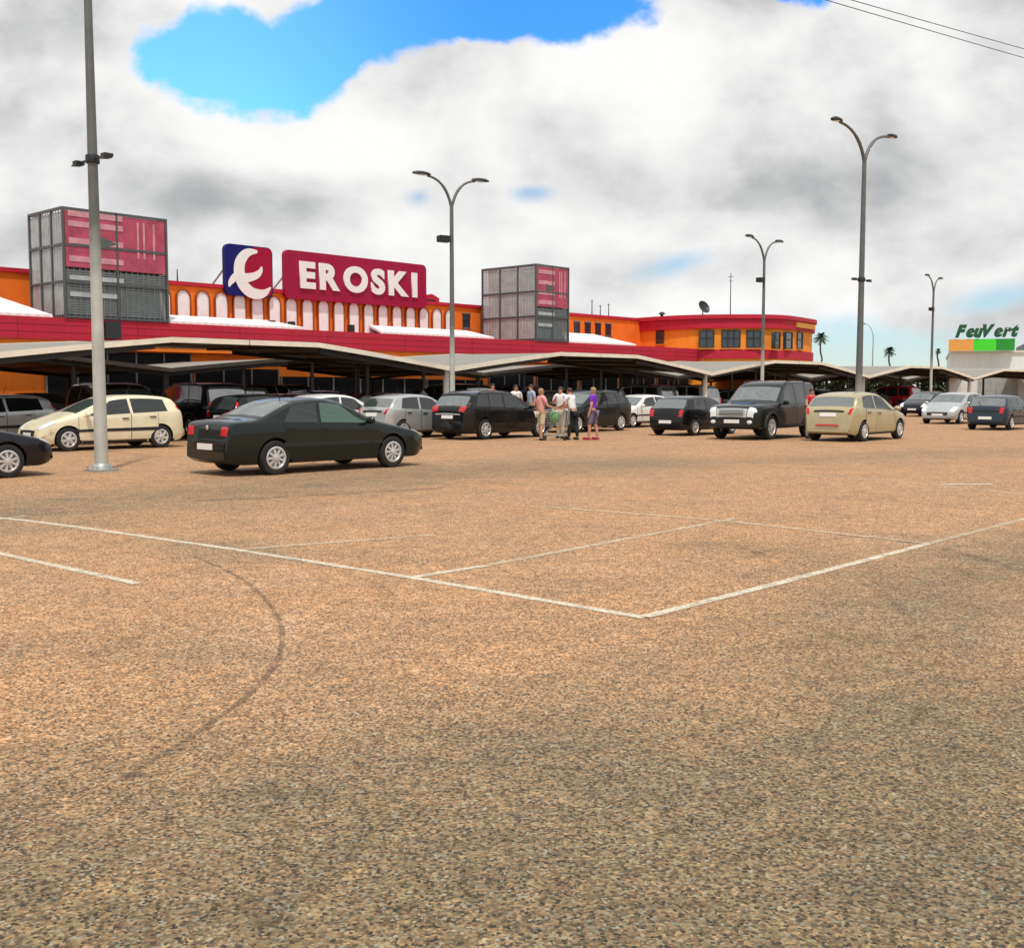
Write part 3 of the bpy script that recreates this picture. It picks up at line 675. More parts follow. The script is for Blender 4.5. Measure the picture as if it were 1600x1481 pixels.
# ------------------------------------------------------------------ parking canopies
def canopy(s_left, s_val, s_right, n0, n1, lows, peaks, label, group, trim='cream', extra_posts=()):
    """one bay: folded sheet from peak to peak about its valley; n0 = front edge"""
    t = empty('parking_canopy', P(s_val, n0), ANG, label, 'canopy', group)
    D = n1 - n0; th = .07
    def prof(ds, low, peak):
        half = (s_right - s_val) if ds > 0 else (s_val - s_left)
        q = min(1, abs(ds) / half); k = min(1.0, q / .70)
        k = k * (1.12 - .12 * k)
        return low + (peak - low) * min(1, k)
    ss = sorted(set([s_left - s_val + .03] + [round((s_right - s_left) * k / 40 + s_left - s_val, 4) for k in range(1, 40)] + [0.0, s_right - s_val - .03]))
    NN = 5; vs = []; fs = []
    for top in (0, 1):
        for x in ss:
            zf, zb = prof(x, lows[0], peaks[0]), prof(x, lows[1], peaks[1])
            for j in range(NN):
                q = j / (NN - 1); vs.append((x, D * q, zf + (zb - zf) * q + top * th))
    L = len(ss); off = L * NN
    for i in range(L - 1):
        for j in range(NN - 1):
            a, b, c, d = i * NN + j, (i + 1) * NN + j, (i + 1) * NN + j + 1, i * NN + j + 1
            fs += [(a, d, c, b), (off + a, off + b, off + c, off + d)]
        fs += [(i * NN, (i + 1) * NN, off + (i + 1) * NN, off + i * NN), (i * NN + NN - 1, off + i * NN + NN - 1, off + (i + 1) * NN + NN - 1, (i + 1) * NN + NN - 1)]
    for i in (0, L - 1): fs += [(i * NN + j, i * NN + j + 1, off + i * NN + j + 1, off + i * NN + j) for j in range(NN - 1)]
    b = MB(); b.add(vs, fs); rs = b.build('roof_sheet', [M['canopy'], M['canopyshade']], t)
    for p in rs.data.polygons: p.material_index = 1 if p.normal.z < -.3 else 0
    for yy, li, tr in ((-.08, 0, .10), (D + .02, 1, .09)):
        e = MB(); pts = [(x, yy, prof(x, lows[li], peaks[li]) + .05) for x in ss]
        vv = []; ff = []
        for x, y, z in pts: vv += [(x, y, z - tr), (x, y + .06, z - tr), (x, y + .06, z + tr * .6), (x, y, z + tr * .6)]
        for i in range(len(pts) - 1):
            for q in range(4): ff.append((4 * i + q, 4 * i + (q + 1) % 4, 4 * i + 4 + (q + 1) % 4, 4 * i + 4 + q))
        ff += [(0, 1, 2, 3), tuple(4 * (len(pts) - 1) + q for q in (3, 2, 1, 0))]
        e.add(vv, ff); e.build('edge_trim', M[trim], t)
    p = MB(); p.tube([(0, .35, 0), (0, .35, lows[0] + .02)], [.13, .12], 12); p.box(-.22, .22, .13, .57, 0, .03); p.build('post', M['polelight' if trim == 'cream' else 'dark'], t)
    p = MB(); p.tube([(0, D - .5, 0), (0, D - .5, lows[1] - .05)], [.10, .09], 10); p.box(-.2, .2, D - .7, D - .3, 0, .03); p.build('post', M['dark'], t)
    for sx in (-1, 1):
        half = (s_right - s_val) if sx > 0 else (s_val - s_left)
        for yy, li in ((.35, 0), (D - .5, 1)):
            a = MB(); a.bar((sx * .1, yy, lows[li] - .12), (sx * half * .66, yy, prof(sx * half * .66, lows[li], peaks[li]) - .13), .10, .16); a.build('arm', M['dark'], t)
    pu = MB()
    for q in (-.75, -.5, -.25, .25, .5, .75):
        x = q * ((s_right - s_val) if q > 0 else (s_val - s_left))
        pu.bar((x, .1, prof(x, lows[0], peaks[0]) - .05), (x, D - .1, prof(x, lows[1], peaks[1]) - .05), .07, .09)
    pu.build('purlin', M['dark'], t)
    for k, x in enumerate(extra_posts):
        p = MB(); zt = prof(x, lows[0], peaks[0]); p.tube([(x, .5, 0), (x, .5, zt)], .09, 10); p.build('post', M['dark'], t)
    return t
NF = -27.3
vs_px = [-89, 707, 1115, 1357, 1521]
sv = [fac(x, 590, NF)[0] for x in vs_px]
PER = (sv[4] - sv[0]) / 4
sv = [sv[1] + PER * (k - 1) for k in range(-1, 8)]
where = ['beyond the left edge', 'behind the cream hatchback', 'right of the EROSKI sign', 'behind the black four wheel drive',
         'behind the gold hatchback and the tall double lamp', 'below the green shop sign', 'farthest but two along the front row', 'farthest but one along the front row', 'farthest along the front row']
for k in range(1, 8):
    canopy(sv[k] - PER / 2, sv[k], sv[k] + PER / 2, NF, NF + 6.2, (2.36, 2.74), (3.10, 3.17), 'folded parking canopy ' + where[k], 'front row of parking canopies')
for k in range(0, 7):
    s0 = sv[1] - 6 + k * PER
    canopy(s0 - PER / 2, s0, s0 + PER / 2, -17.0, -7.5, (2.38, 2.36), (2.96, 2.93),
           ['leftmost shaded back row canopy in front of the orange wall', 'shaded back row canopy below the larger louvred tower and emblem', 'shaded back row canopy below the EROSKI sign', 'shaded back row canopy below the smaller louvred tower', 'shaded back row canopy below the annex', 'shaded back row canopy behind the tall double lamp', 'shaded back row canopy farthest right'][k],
           'back row of parking canopies', trim='canopyshade', extra_posts=(-7.5, -3.8, 3.8, 7.5))  # trims take the same painted shade, so the back row reads dark

# ------------------------------------------------------------------ lamp posts
def curve_pts(a, b, c, n=9):
    a, b, c = Vector(a), Vector(b), Vector(c)
    return [a * (1 - t) ** 2 + b * (2 * t * (1 - t)) + c * t * t for t in [k / n for k in range(n + 1)]]
def lamp_post(loc, fork, top, reach, dirv, rb, rt, label, cross=None, box=None, group='double armed lamp posts of the car park', lower=None, single=False):
    t = empty('street_lamp', (loc[0], loc[1], 0), math.atan2(dirv[1], dirv[0]), label, 'street lamp', group)
    b = MB(); zs = [0, fork * .25, fork * .5, fork * .75, fork]
    b.tube([(0, 0, z) for z in zs], [rb + (rt - rb) * z / fork for z in zs], 14); b.build('pole', lower or M['steel'], t)
    b = MB(); b.box(-rb * 1.8, rb * 1.8, -rb * 1.8, rb * 1.8, 0, .04); b.lathe([(rb * 1.5, .04), (rb * 1.35, .12), (rb * 1.05, .16)], 14, 'z')
    for i in (-1, 1):
        for j in (-1, 1): b.tube([(i * rb * 1.45, j * rb * 1.45, .04), (i * rb * 1.45, j * rb * 1.45, .10)], .02, 6)
    b.build('base_plate', M['steel'], t)
    for sx in ((1,) if single else (-1, 1)):
        a = MB(); r = rt * .8
        a.tube(curve_pts((sx * rt * .3, 0, fork - .15), (sx * reach * .22, 0, top - .02), (sx * (reach - .10), 0, top + .05)), [r] * 5 + [r * .8] * 5, 10); arm = a.build('arm', lower or M['steel'], t)
        h = MB(); c = Vector((sx * (reach + .12), 0, top + .03)); k = .09 + reach * .035
        rings = [(-.34, .35), (-.24, .75), (-.05, 1.0), (.18, .95), (.32, .55), (.37, .15)]
        vs = []; fs = []; n = 12
        for x, w in rings:
            for q in range(n):
                an = 2 * math.pi * q / n; zz = math.sin(an)
                vs.append((c.x + sx * x, k * 1.05 * w * math.cos(an), c.z + .06 + k * w * (zz * .75 if zz > 0 else zz * .28)))
        for i in range(len(rings) - 1):
            for q in range(n): fs.append((i * n + q, i * n + (q + 1) % n, (i + 1) * n + (q + 1) % n, (i + 1) * n + q))
        h.add(vs, fs, 0, True); h.add(vs[:n], [tuple(range(n))]); h.add(vs[-n:], [tuple(range(n))[::-1]])
        hd = h.build('lamp_head', M['dark'], t)
        g_ = MB(); g_.ball((c.x, 0, c.z + .05), .24, k * .75, .05, 10, 6); g_.build('diffuser', M['headlamp'], hd)
    if cross:
        c_ = MB(); c_.bar((-.52, 0, cross), (.52, 0, cross), .035); c_.lathe([(rb * .95, cross - .08), (rb * 1.0, cross - .06), (rb * 1.0, cross + .06), (rb * .95, cross + .08)], 12, 'z'); c_.build('crossbar', M['dark'], t)
        for sx in (-1, 1):
            f_ = MB(); f_.box(sx * .56 - .08, sx * .56 + .08, -.09, .09, cross - .03, cross + .035); f_.prism([(sx * .56 - .085, -.1, cross - .035), (sx * .56 + .085, -.1, cross - .035), (sx * .56 + .085, -.12, cross - .075), (sx * .56 - .085, -.12, cross - .075)], (0, .18, .02)); f_.build('floodlight', M['dark'], t)
    if box:
        c_ = MB(); c_.box(-.52, -.12, -.14, .14, box - .11, box + .11); c_.box(-.14, -.04, -.03, .03, box - .03, box + .03); c_.box(-.54, -.50, -.12, .12, box - .09, box + .09); c_.build('loudspeaker', M['black'], t)
    return t
def two_tone(name, zsplit):
    m, nt, b = newmat(name); tc = nt.nodes.new('ShaderNodeTexCoord'); sp = nt.nodes.new('ShaderNodeSeparateXYZ'); lk(nt, tc.outputs['Object'], sp.inputs[0])
    n = nt.nodes.new('ShaderNodeTexNoise'); n.inputs['Scale'].default_value = 3.0; n.inputs['Detail'].default_value = 8; lk(nt, tc.outputs['Object'], n.inputs['Vector'])
    ad = nt.nodes.new('ShaderNodeMath'); ad.operation = 'MULTIPLY_ADD'; lk(nt, n.outputs['Fac'], ad.inputs[0]); ad.inputs[1].default_value = 1.6; lk(nt, sp.outputs[2], ad.inputs[2])
    r = nt.nodes.new('ShaderNodeMapRange'); lk(nt, ad.outputs[0], r.inputs[0]); r.inputs[1].default_value = zsplit + .2; r.inputs[2].default_value = zsplit + 1.4
    x = nt.nodes.new('ShaderNodeMix'); x.data_type = 'RGBA'; lk(nt, r.outputs[0], x.inputs[0]); x.inputs[6].default_value = (.66, .67, .61, 1); x.inputs[7].default_value = (.17, .18, .175, 1)
    y = nt.nodes.new('ShaderNodeMix'); y.data_type = 'RGBA'; y.blend_type = 'MULTIPLY'; y.inputs[0].default_value = .5; lk(nt, x.outputs[2], y.inputs[6]); lk(nt, n.outputs['Fac'], y.inputs[7])
    lk(nt, y.outputs[2], b.inputs['Base Color']); b.inputs['Roughness'].default_value = .55; b.inputs['Metallic'].default_value = .2
    return m
M['pole_a'] = two_tone('weathered_pole', 4.3); M['pole_b'] = two_tone('weathered_pole_low', 1.7); M['pole_c'] = two_tone('weathered_pole_short', 3.3)
b0 = gnd(159, 736)
lamp_post(b0, 11.0, 12.1, 2.2, (.75, -.66), .135, .065, 'tall near lamp post at the left, cut by the top of the photo', cross=6.15, lower=M['pole_a'])
lamp_post((14.30, 45.0), 11.0, 12.05, 2.0, (.74, .67), .15, .085, 'tall double lamp at the right with floodlights on a crossbar, behind the gold hatchback', cross=6.1, lower=M['pole_b'])
lamp_post((-2.11, 38.6), 8.15, 8.90, 1.05, (.84, .54), .10, .065, 'shorter double lamp right of the EROSKI sign with a black loudspeaker', box=6.85, lower=M['pole_c'])
lamp_post((12.6, 55.0), 8.15, 9.0, 1.25, (.70, .71), .10, .065, 'shorter double lamp in front of the annex with a black loudspeaker', box=7.05, lower=M['pole_c'])
lamp_post((28.2, 73.5), 8.15, 9.0, 1.25, (.62, .78), .10, .065, 'small distant double lamp left of the green shop sign', box=6.95, lower=M['pole_c'])
lamp_post((46.5, 141), 8.6, 9.9, 1.2, (-1, .1), .10, .06, 'faint single armed lamp in the distance behind the tall double lamp', group='', lower=M['steel'], single=True)

# power cables crossing the upper right corner
def cable(a, b, sag, label):
    a, b = Vector(a), Vector(b); pts = []
    for k in range(41):
        q = k / 40; p = a.lerp(b, q); p.z -= sag * 4 * q * (1 - q); pts.append(p)
    mb = MB(); mb.tube(pts, .015, 6); tag(mb.build('power_cable', M['cable']), label, 'cable', 'power cables overhead')
def at_depth(x, y, Yd):
    d = ray(x, y); t = Yd / d[1]; return Vector((d[0] * t, Yd, EYE + d[2] * t))
p1, p2 = at_depth(1325, -2, 42), at_depth(1605, 82, 52); dv = p2 - p1
cable(p1 - dv * 3, p2 + dv * 3, .3, 'upper of the two thin power cables in the top right corner')
p1, p2 = at_depth(1345, -8, 42), at_depth(1605, 68, 52); dv = p2 - p1
cable(p1 - dv * 3, p2 + dv * 3, .3, 'lower of the two thin power cables in the top right corner')

# ------------------------------------------------------------------ green signed shop and palms at the right
fv = empty('auto_centre_building', (45, 108, 0), R(-21), 'low white building under a green and orange sign at the far right', 'building')
mb = MB(); mb.box(-1.6, 40, 0, 25, 0, 5.15); mb.build('wall', M['whitewall'], fv)
mb = MB(); mb.box(-1.75, 40.1, -.15, 25.1, 5.155, 5.36); mb.build('roof_edge', M['cream'], fv)
mb = MB(); mb.box(5.1, 40, .2, 12, 5.365, 6.05); mb.build('roof_cladding', M['dark'], fv)
mb = MB()
for k in range(7): mb.box(1 + k * 5, 4.6 + k * 5, -.05, -.003, .1, 3.2)
mb.build('shutter', M['louvrelight'], fv)
fs_ = empty('shop_sign', (44.1, 107.6, 5.37), R(-21), 'orange and green shop sign with dark green slanted letters above the white building', 'sign')
for x0, x1, m_ in ((-1.1, 1.15, 'signorange'), (1.155, 3.2, 'lime'), (3.205, 4.85, 'signgreen')):
    mb = MB(); mb.box(x0, x1, 0, .35, 0, 1.12); mb.build('colour_panel', M[m_], fs_)
letters(fs_, 'FeuVert', -.55, 5.2, 1.18, 2.55, -.02, .07, M['letgreen'], shear=.35, gap=-.07, depth=.08)
def palm(px, py, crown_px, Yd, label):
    p = at_depth(px, py, Yd); h = p.z; rc = crown_px * Yd / F / 2
    t = empty('palm_tree', (p.x, p.y, 0), random.random() * 6, label, 'tree', 'distant palms between the shops')
    b = MB(); b.tube([(0.3 * math.sin(k), .2 * math.cos(k * 2), h * k / 8) if 0 < k < 8 else (0, 0, h * k / 8) for k in range(9)], [.24 - .008 * k for k in range(9)], 9); b.build('trunk', M['bark'], t)
    c = MB()
    for k in range(46):
        a = random.random() * 6.28; el = R(random.uniform(-38, 75)); L = rc * random.uniform(.75, 1.2)
        d = Vector((math.cos(a) * math.cos(el), math.sin(a) * math.cos(el), math.sin(el))); side = Vector((-math.sin(a), math.cos(a), 0))
        pts = [Vector((0, 0, h)) + d * (L * q) - Vector((0, 0, .45 * L * q * q)) for q in (0, .3, .6, .85, 1.0)]
        ws = [.04, .16, .22, .16, .02]
        for i in range(4):
            for sgn in (-1, 1):
                for leaf in range(4):
                    q0 = pts[i].lerp(pts[i + 1], leaf / 4); w = L * (ws[i] + (ws[i + 1] - ws[i]) * leaf / 4) * 1.7
                    tip = q0 + side * (sgn * w) + d * (L * .12) - Vector((0, 0, w * .35))
                    e = (pts[i + 1] - pts[i]).normalized() * (L * .035)
                    c.add([q0 - e, q0 + e, tip], [(0, 1, 2)])
        c.tube(pts, [.04, .035, .03, .02, .01], 4)
    c.build('crown', M['leaf'], t, fix=False)
palm(1283, 526, 24, 250, 'leftmost distant palm, beside the annex')
palm(1390, 549, 22, 250, 'distant palm right of the tall double lamp')
palm(1466, 548, 11, 250, 'dark palm at the left end of the green shop sign')

hd = MB(); rr_ = random.Random(3)  # added row of leaves, darkens the open gap below the right canopies
for k in range(8000):
    x = rr_.uniform(0, 110); z = 3.3 * rr_.random() ** .7 + .25 * math.sin(x * .9) * rr_.random(); y = rr_.uniform(-.9, .9) * (1 - .25 * z / 3.3)
    c = Vector((x, y, max(.05, z))); a = Vector((rr_.uniform(-1, 1), rr_.uniform(-1, 1), rr_.uniform(-1, 1))).normalized() * rr_.uniform(.3, .62); b_ = a.cross(Vector((rr_.uniform(-1, 1), rr_.uniform(-1, 1), 1))).normalized() * a.length * .7
    hd.add([c - a, c + b_, c + a, c - b_], [(0, 1, 2, 3)])
tag(hd.build('filler_hedge', M['leaf'], fix=False, loc=(30, 132, 0), rz=R(8)), 'long dark leafy filler added to darken the gap behind the right hand canopies', 'filler_hedge')

# ------------------------------------------------------------------ cars
class Car: pass
PAINTS = {}
def chaikin(p, n):
    for _ in range(n):
        q = [p[0]]
        for a, b in zip(p, p[1:]): q += [(a[0] * .78 + b[0] * .22, a[1] * .78 + b[1] * .22), (a[0] * .22 + b[0] * .78, a[1] * .22 + b[1] * .78)]
        p = q + [p[-1]]
    return p
def lerp_tab(tab, x):
    if x >= tab[0][0]: return tab[0][1]
    for (x0, y0), (x1, y1) in zip(tab, tab[1:]):
        if x >= x1: return y1 + (y0 - y1) * (x - x1) / (x0 - x1)
    return tab[-1][1]
class Shell:
    """body surface: top silhouette in side view, belt line, half width, all along the car's length"""
    def __init__(s, prof, belt, W, clear, tumble=.30):
        s.prof = chaikin(prof, 2); s.belt = belt; s.W = W; s.clear = clear; s.tumble = tumble
        s.L = prof[0][0] - prof[-1][0]; s.xc = (prof[0][0] + prof[-1][0]) / 2
        d = [0]
        for a, b in zip(s.prof, s.prof[1:]): d.append(d[-1] + math.hypot(b[0] - a[0], b[1] - a[1]))
        s.d = [q / d[-1] for q in d]
    def top(s, t):
        t = min(max(t, 0), 1)
        for i in range(len(s.d) - 1):
            if t <= s.d[i + 1]:
                k = (t - s.d[i]) / max(1e-9, s.d[i + 1] - s.d[i]); a, b = s.prof[i], s.prof[i + 1]
                return a[0] + (b[0] - a[0]) * k, a[1] + (b[1] - a[1]) * k
        return s.prof[-1]
    def t_x(s, x):
        lo, hi = 0., 1.
        for _ in range(40):
            m = (lo + hi) / 2
            if s.top(m)[0] > x: lo = m
            else: hi = m
        return lo
    def t_z(s, z, rear):
        """the parameter where the tail (or nose) passes height z"""
        lo, hi = (.72, 1.0) if rear else (0., .25)
        for _ in range(40):
            m = (lo + hi) / 2; zz = s.top(m)[1]
            if (zz > z) == rear: lo = m
            else: hi = m
        return lo
    def half(s, x):
        q = abs(x - s.xc) / (s.L / 2); q = min(q, 1)
        e = max(0, (q - .80) / .20)
        return s.W * (1 - .045 * q ** 2.5 - .19 * e ** 2.6)
    def ring(s, t):
        x, zt = s.top(t); w = s.half(x); zb = min(lerp_tab(s.belt, x), zt - .02)
        dz = zt - zb; c = min(1, dz / .16)
        wr = w - .035 - s.tumble * max(0, dz - .05)
        e = max(0, (min(1, abs(x - s.xc) / (s.L / 2)) - .84) / .16); zs = s.clear + .10 * e * e
        pts = [(0, zt), (.35 * wr, zt - .004), (.70 * wr, zt - .016), (.90 * wr, zt - .016 - .022 * c), (wr, zt - .02 - .065 * c)]
        zr = pts[-1][1]
        for k in (1, 2, 3, 4): q = k / 5; pts.append((wr + (w - .018 - wr) * (q * .9 + .1 * q * q), zr + (zb - zr) * q))
        pts += [(w - .016, zb), (w - .001, max(zb - .07, zs + .09)), (w, max(zb - .20, zs + .08)), (w - .002, .52), (w - .012, .40), (w - .035, zs + .06), (w - .075, zs), (w - .30, zs - .01), (0, zs - .01)]
        out = []; last = 9
        for y, z in pts:
            z = min(z, last - .0015); last = z; out.append((y, z))
        lowest = out[-1][1]
        return x, out
    def pt(s, t, v):
        x, r = s.ring(t); sg_ = 1 if v >= 0 else -1; v = min(abs(v), len(r) - 1.0001); i = int(v); k = v - i
        return Vector((x, sg_ * (r[i][0] + (r[i + 1][0] - r[i][0]) * k), r[i][1] + (r[i + 1][1] - r[i][1]) * k))
    def nrm(s, t, v):
        e = .004; a = s.pt(min(t + e, 1), v) - s.pt(max(t - e, 0), v); b = s.pt(t, v + .12) - s.pt(t, v - .12)
        n = b.cross(a)
        if n.length < 1e-9: return Vector((0, 0, 1))
        n.normalize(); c = s.pt(t, v) - Vector((s.pt(t, v).x * .85, 0, .62))
        return n if n.dot(c) > 0 else -n
    def body(s, nst=84):
        vs = []; fs = []; ts = [k / nst for k in range(nst + 1)]; nr = 18
        for t in ts:
            x, r = s.ring(t)
            vs += [(x, y, z) for y, z in r] + [(x, -y, z) for y, z in r[-2:0:-1]]
        n = 2 * nr - 2
        for i in range(nst):
            for k in range(n): fs.append((i * n + k, i * n + (k + 1) % n, (i + 1) * n + (k + 1) % n, (i + 1) * n + k))
        fs += [tuple(range(n))[::-1], tuple(range(nst * n, nst * n + n))]
        b = MB(); b.add(vs, fs, 0, True); return b
    def patch(s, name, m, parent, t0, t1, v0, v1, off=.004, nt=14, nv=8, both=False, mb=None):
        """a panel lying on the shell; t0/t1 may be functions of 0..1 across v"""
        b = mb or MB()
        for sg_ in ((1, -1) if both else (1,)):
            vs = []; fs = []
            for j in range(nv + 1):
                q = j / nv; v = (v0 + (v1 - v0) * q) * sg_
                a = t0(q) if callable(t0) else t0; c = t1(q) if callable(t1) else t1
                for i in range(nt + 1):
                    t = a + (c - a) * i / nt; vs.append(s.pt(t, v) + s.nrm(t, v) * off)
            for j in range(nv):
                for i in range(nt): fs.append((j * (nt + 1) + i, j * (nt + 1) + i + 1, (j + 1) * (nt + 1) + i + 1, (j + 1) * (nt + 1) + i))
            # a returned rim so the panel has an edge
            k = nt + 1; rim = [i for i in range(k)] + [j * k + nt for j in range(1, nv + 1)] + [nv * k + i for i in range(nt - 1, -1, -1)] + [j * k for j in range(nv - 1, 0, -1)]
            cx = [Vector(vs[i]) for i in rim]; base = len(vs)
            for j in range(nv + 1):
                pass
            for i in rim:
                jj, ii = divmod(i, k); q = jj / nv; v = (v0 + (v1 - v0) * q) * sg_
                a = t0(q) if callable(t0) else t0; c = t1(q) if callable(t1) else t1
                t = a + (c - a) * ii / nt; vs.append(s.pt(t, v) - s.nrm(t, v) * .003)
            nR = len(rim)
            for q in range(nR): fs.append((rim[q], rim[(q + 1) % nR], base + (q + 1) % nR, base + q))
            b.add(vs, fs, 0, True)
        if mb: return None
        return b.build(name, m, parent)

WHEELS = {}
def wheel_meshes(r, w, style):
    key = (r, w, style)
    if key in WHEELS: return WHEELS[key]
    b = MB(); rr = r * .66
    b.lathe([(rr, -w / 2 + .01), (rr + .02, -w / 2), (r - .02, -w / 2 + .01), (r, -w / 2 + .035), (r, w / 2 - .035), (r - .02, w / 2 - .01), (rr + .02, w / 2), (rr, w / 2 - .01), (rr, -w / 2 + .01)], 32)
    ty = b.build('wheel', M['rubber']); me1 = ty.data; bpy.data.objects.remove(ty)
    b = MB(); y = w / 2
    b.lathe([(rr + .002, y - .004), (rr - .025, y + .004), (rr - .04, y - .015), (rr - .045, y - .10), (.03, y - .10)], 32)       # barrel and back
    b.lathe([(.055, y - .012), (.05, y + .006), (.002, y + .012)], 16); b.lathe([(.055, y - .09), (.055, y - .012)], 16)
    nsp = style
    for k in range(nsp):
        a = 2 * math.pi * k / nsp; c, s_ = math.cos(a), math.sin(a)
        def q(rad, tw, yy): return (rad * c - tw * s_, yy, rad * s_ + tw * c)
        w0, w1 = (.030, .042) if nsp <= 7 else (.018, .026)
        p = [q(.04, -w0, y - .005), q(.04, w0, y - .005), q(rr - .03, w1, y - .012), q(rr - .03, -w1, y - .012)]
        p2 = [(x, yy - .03, z) for x, yy, z in p]
        b.add(p + p2, [(0, 1, 2, 3), (0, 4, 5, 1), (2, 6, 7, 3), (1, 5, 6, 2), (3, 7, 4, 0)])
    ri = b.build('rim', [M['rim']]); me2 = ri.data; bpy.data.objects.remove(ri)
    WHEELS[key] = (me1, me2); return WHEELS[key]
def set_obj_mat(o, m):
    sl_ = o.material_slots[0]; sl_.link = 'OBJECT'; sl_.material = m
def make_car(name, prof, belt, W, wr, axles, pnt, spec):
    """spec: dict of x positions for glass and doors, lights etc."""
    clear = spec.get('clear', .20); sh = Shell(prof, belt, W, clear, spec.get('tumble', .30)); car = empty(name)
    b = sh.body(); body = b.build('body', [pnt, M['black']], car); set_obj_mat(body, pnt)
    # wheel arches
    for ax in axles:
        for sg_ in (-1, 1):
            cm = MB(); y0, y1 = sg_ * (W - .27), sg_ * (W + .2); n = 28; rad = wr + .055
            vs = [(ax + rad * math.cos(6.2832 * k / n), y, wr + rad * math.sin(6.2832 * k / n)) for y in (y0, y1) for k in range(n)]
            cm.add(vs, [tuple(range(n)), tuple(range(n, 2 * n))[::-1]] + [(k, n + k, n + (k + 1) % n, (k + 1) % n) for k in range(n)])
            cut = cm.build('cut', [M['black']])
            md = body.modifiers.new('b', 'BOOLEAN'); md.operation = 'DIFFERENCE'; md.object = cut; md.solver = 'EXACT'; md.material_mode = 'TRANSFER'
            bake(body); me = cut.data; bpy.data.objects.remove(cut)
    me = body.data
    names = [m.name if m else '' for m in me.materials]
    if len(me.materials) > 1:
        for p in me.polygons:
            c = p.center
            if c.z < clear + .03: p.material_index = names.index('black_plastic') if 'black_plastic' in names else 1
    for p in me.polygons: p.use_smooth = True
    me.set_sharp_from_angle(angle=R(38)); set_obj_mat(body, pnt)
    tx = sh.t_x
    g1, g2 = spec['screen']; sh.patch('windscreen', M['screen'], car, tx(g1), tx(g2), -3.15, 3.15, .005, 12, 14)
    bl = MB(); g3, g4 = spec['rear']
    a, c = tx(g3), (sh.t_z(g4[1], True) if isinstance(g4, tuple) else tx(g4))
    rw = sh.patch('rear_window', spec.get('rearglass', M['screen']), car, a, c, -3.0, 3.0, .005, 12, 14)
    # side glass: panes bounded by slanted pillars; pane = (x front top, x front bottom, x rear top, x rear bottom)
    for k, (ft, fb, rt_, rb_) in enumerate(spec['panes']):
        for sg_ in (1, -1):
            sh.patch('side_window', M['greenglass'] if spec.get('greenfront') and k == 0 else M['glass'], car, lambda q, ft=ft, fb=fb: tx(ft + (fb - ft) * q), lambda q, rt_=rt_, rb_=rb_: tx(rt_ + (rb_ - rt_) * q), sg_ * 4.25, sg_ * 8.85, .005, 10, 6)
    # doors: dark gap below, paint panel above it
    for x0, x1 in spec['doors']:
        for sg_ in (1, -1):
            sh.patch('door_gap', M['black'], car, tx(x0 + .012), tx(x1 - .012), sg_ * 9.05, sg_ * 13.92, .0025, 8, 10)
            d = sh.patch('door', pnt, car, tx(x0), tx(x1), sg_ * 9.1, sg_ * 13.85, .0065, 10, 12); set_obj_mat(d, pnt)
            hx = x1 + .16; p = sh.pt(tx(hx), sg_ * 10.35)
            hb = MB(); hb.box(hx - .09, hx + .09, p.y - .012, p.y + .03 if sg_ > 0 else p.y + .012, p.z - .014, p.z + .014) if sg_ > 0 else hb.box(hx - .09, hx + .09, p.y - .03, p.y + .012, p.z - .014, p.z + .014)
            h_ = hb.build('handle', spec.get('handle', M['black']), d)
    if spec.get('strip'):
        sm = MB()
        z0 = spec['strip']
        sh.patch('rub_strip', M['black'], car, tx(spec['doors'][0][0] + .1), tx(spec['doors'][-1][1] - .05), 11.72, 12.15, .014, 16, 3, both=True)
    # lamps
    for (za, zb, va, vb) in spec['tail']:
        for sg_ in (1, -1): sh.patch('tail_light', M['taillamp'], car, sh.t_z(za, True), sh.t_z(zb, True), sg_ * va, sg_ * vb, .010, 8, 8)
    for (xa, xb, va, vb) in spec['head']:
        for sg_ in (1, -1): sh.patch('headlight', M['headlamp'], car, tx(xa) if not isinstance(xa, tuple) else sh.t_z(xa[1], False), tx(xb), sg_ * va, sg_ * vb, .010, 8, 8)
    # bumpers
    zt = spec.get('bump', .56)
    bm_ = spec.get('bumpmat', pnt)
    ra = sh.patch('rear_bumper', bm_, car, sh.t_z(zt, True), .992, -3.9, 3.9, .008, 6, 18); set_obj_mat(ra, bm_)
    fa = sh.patch('front_bumper', bm_, car, .008, sh.t_z(zt - .04, False), -3.9, 3.9, .008, 6, 18); set_obj_mat(fa, bm_)
    gr = spec.get('grille')
    if gr: sh.patch('grille', gr[2], car, sh.t_z(gr[0], False), sh.t_z(gr[1], False), -2.2, 2.2, .012, 6, 12)
    # number plates
    for rear, zc in ((True, spec.get('plate_r', .72)), (False, spec.get('plate_f', .46))):
        t = sh.t_z(zc, rear); p = sh.pt(t, .05); off = .016
        n = (sh.nrm(t, .05)); n.y = 0; n.normalize(); u_ = Vector((-n.z, 0, n.x)); 
        if u_.z < 0: u_ = -u_
        pb = MB(); c0_ = p + n * off; hw, hh = (.26, .055)
        q = [c0_ + Vector((0, sx * hw, 0)) + u_ * (sz * hh) for sx, sz in ((-1, -1), (1, -1), (1, 1), (-1, 1))]
        pb.prism(q, n * -.045); pb.build('number_plate', M['plate'], car)
    # mirrors
    mx = spec['mirror']; tm = tx(mx)
    for sg_ in (1, -1):
        p = sh.pt(tm, sg_ * 9); mb = MB(); rot = Matrix.Rotation(R(-8) * sg_, 3, 'Z')
        mb.ball((p.x + .02, p.y + sg_ * .13, p.z + .06), .07, .11, .075, 12, 8, rot=rot); mb.bar((p.x, p.y - sg_ * .02, p.z + .0), (p.x + .01, p.y + sg_ * .10, p.z + .03), .04); mm = mb.build('mirror', pnt, car); set_obj_mat(mm, spec.get('mirrormat', pnt))
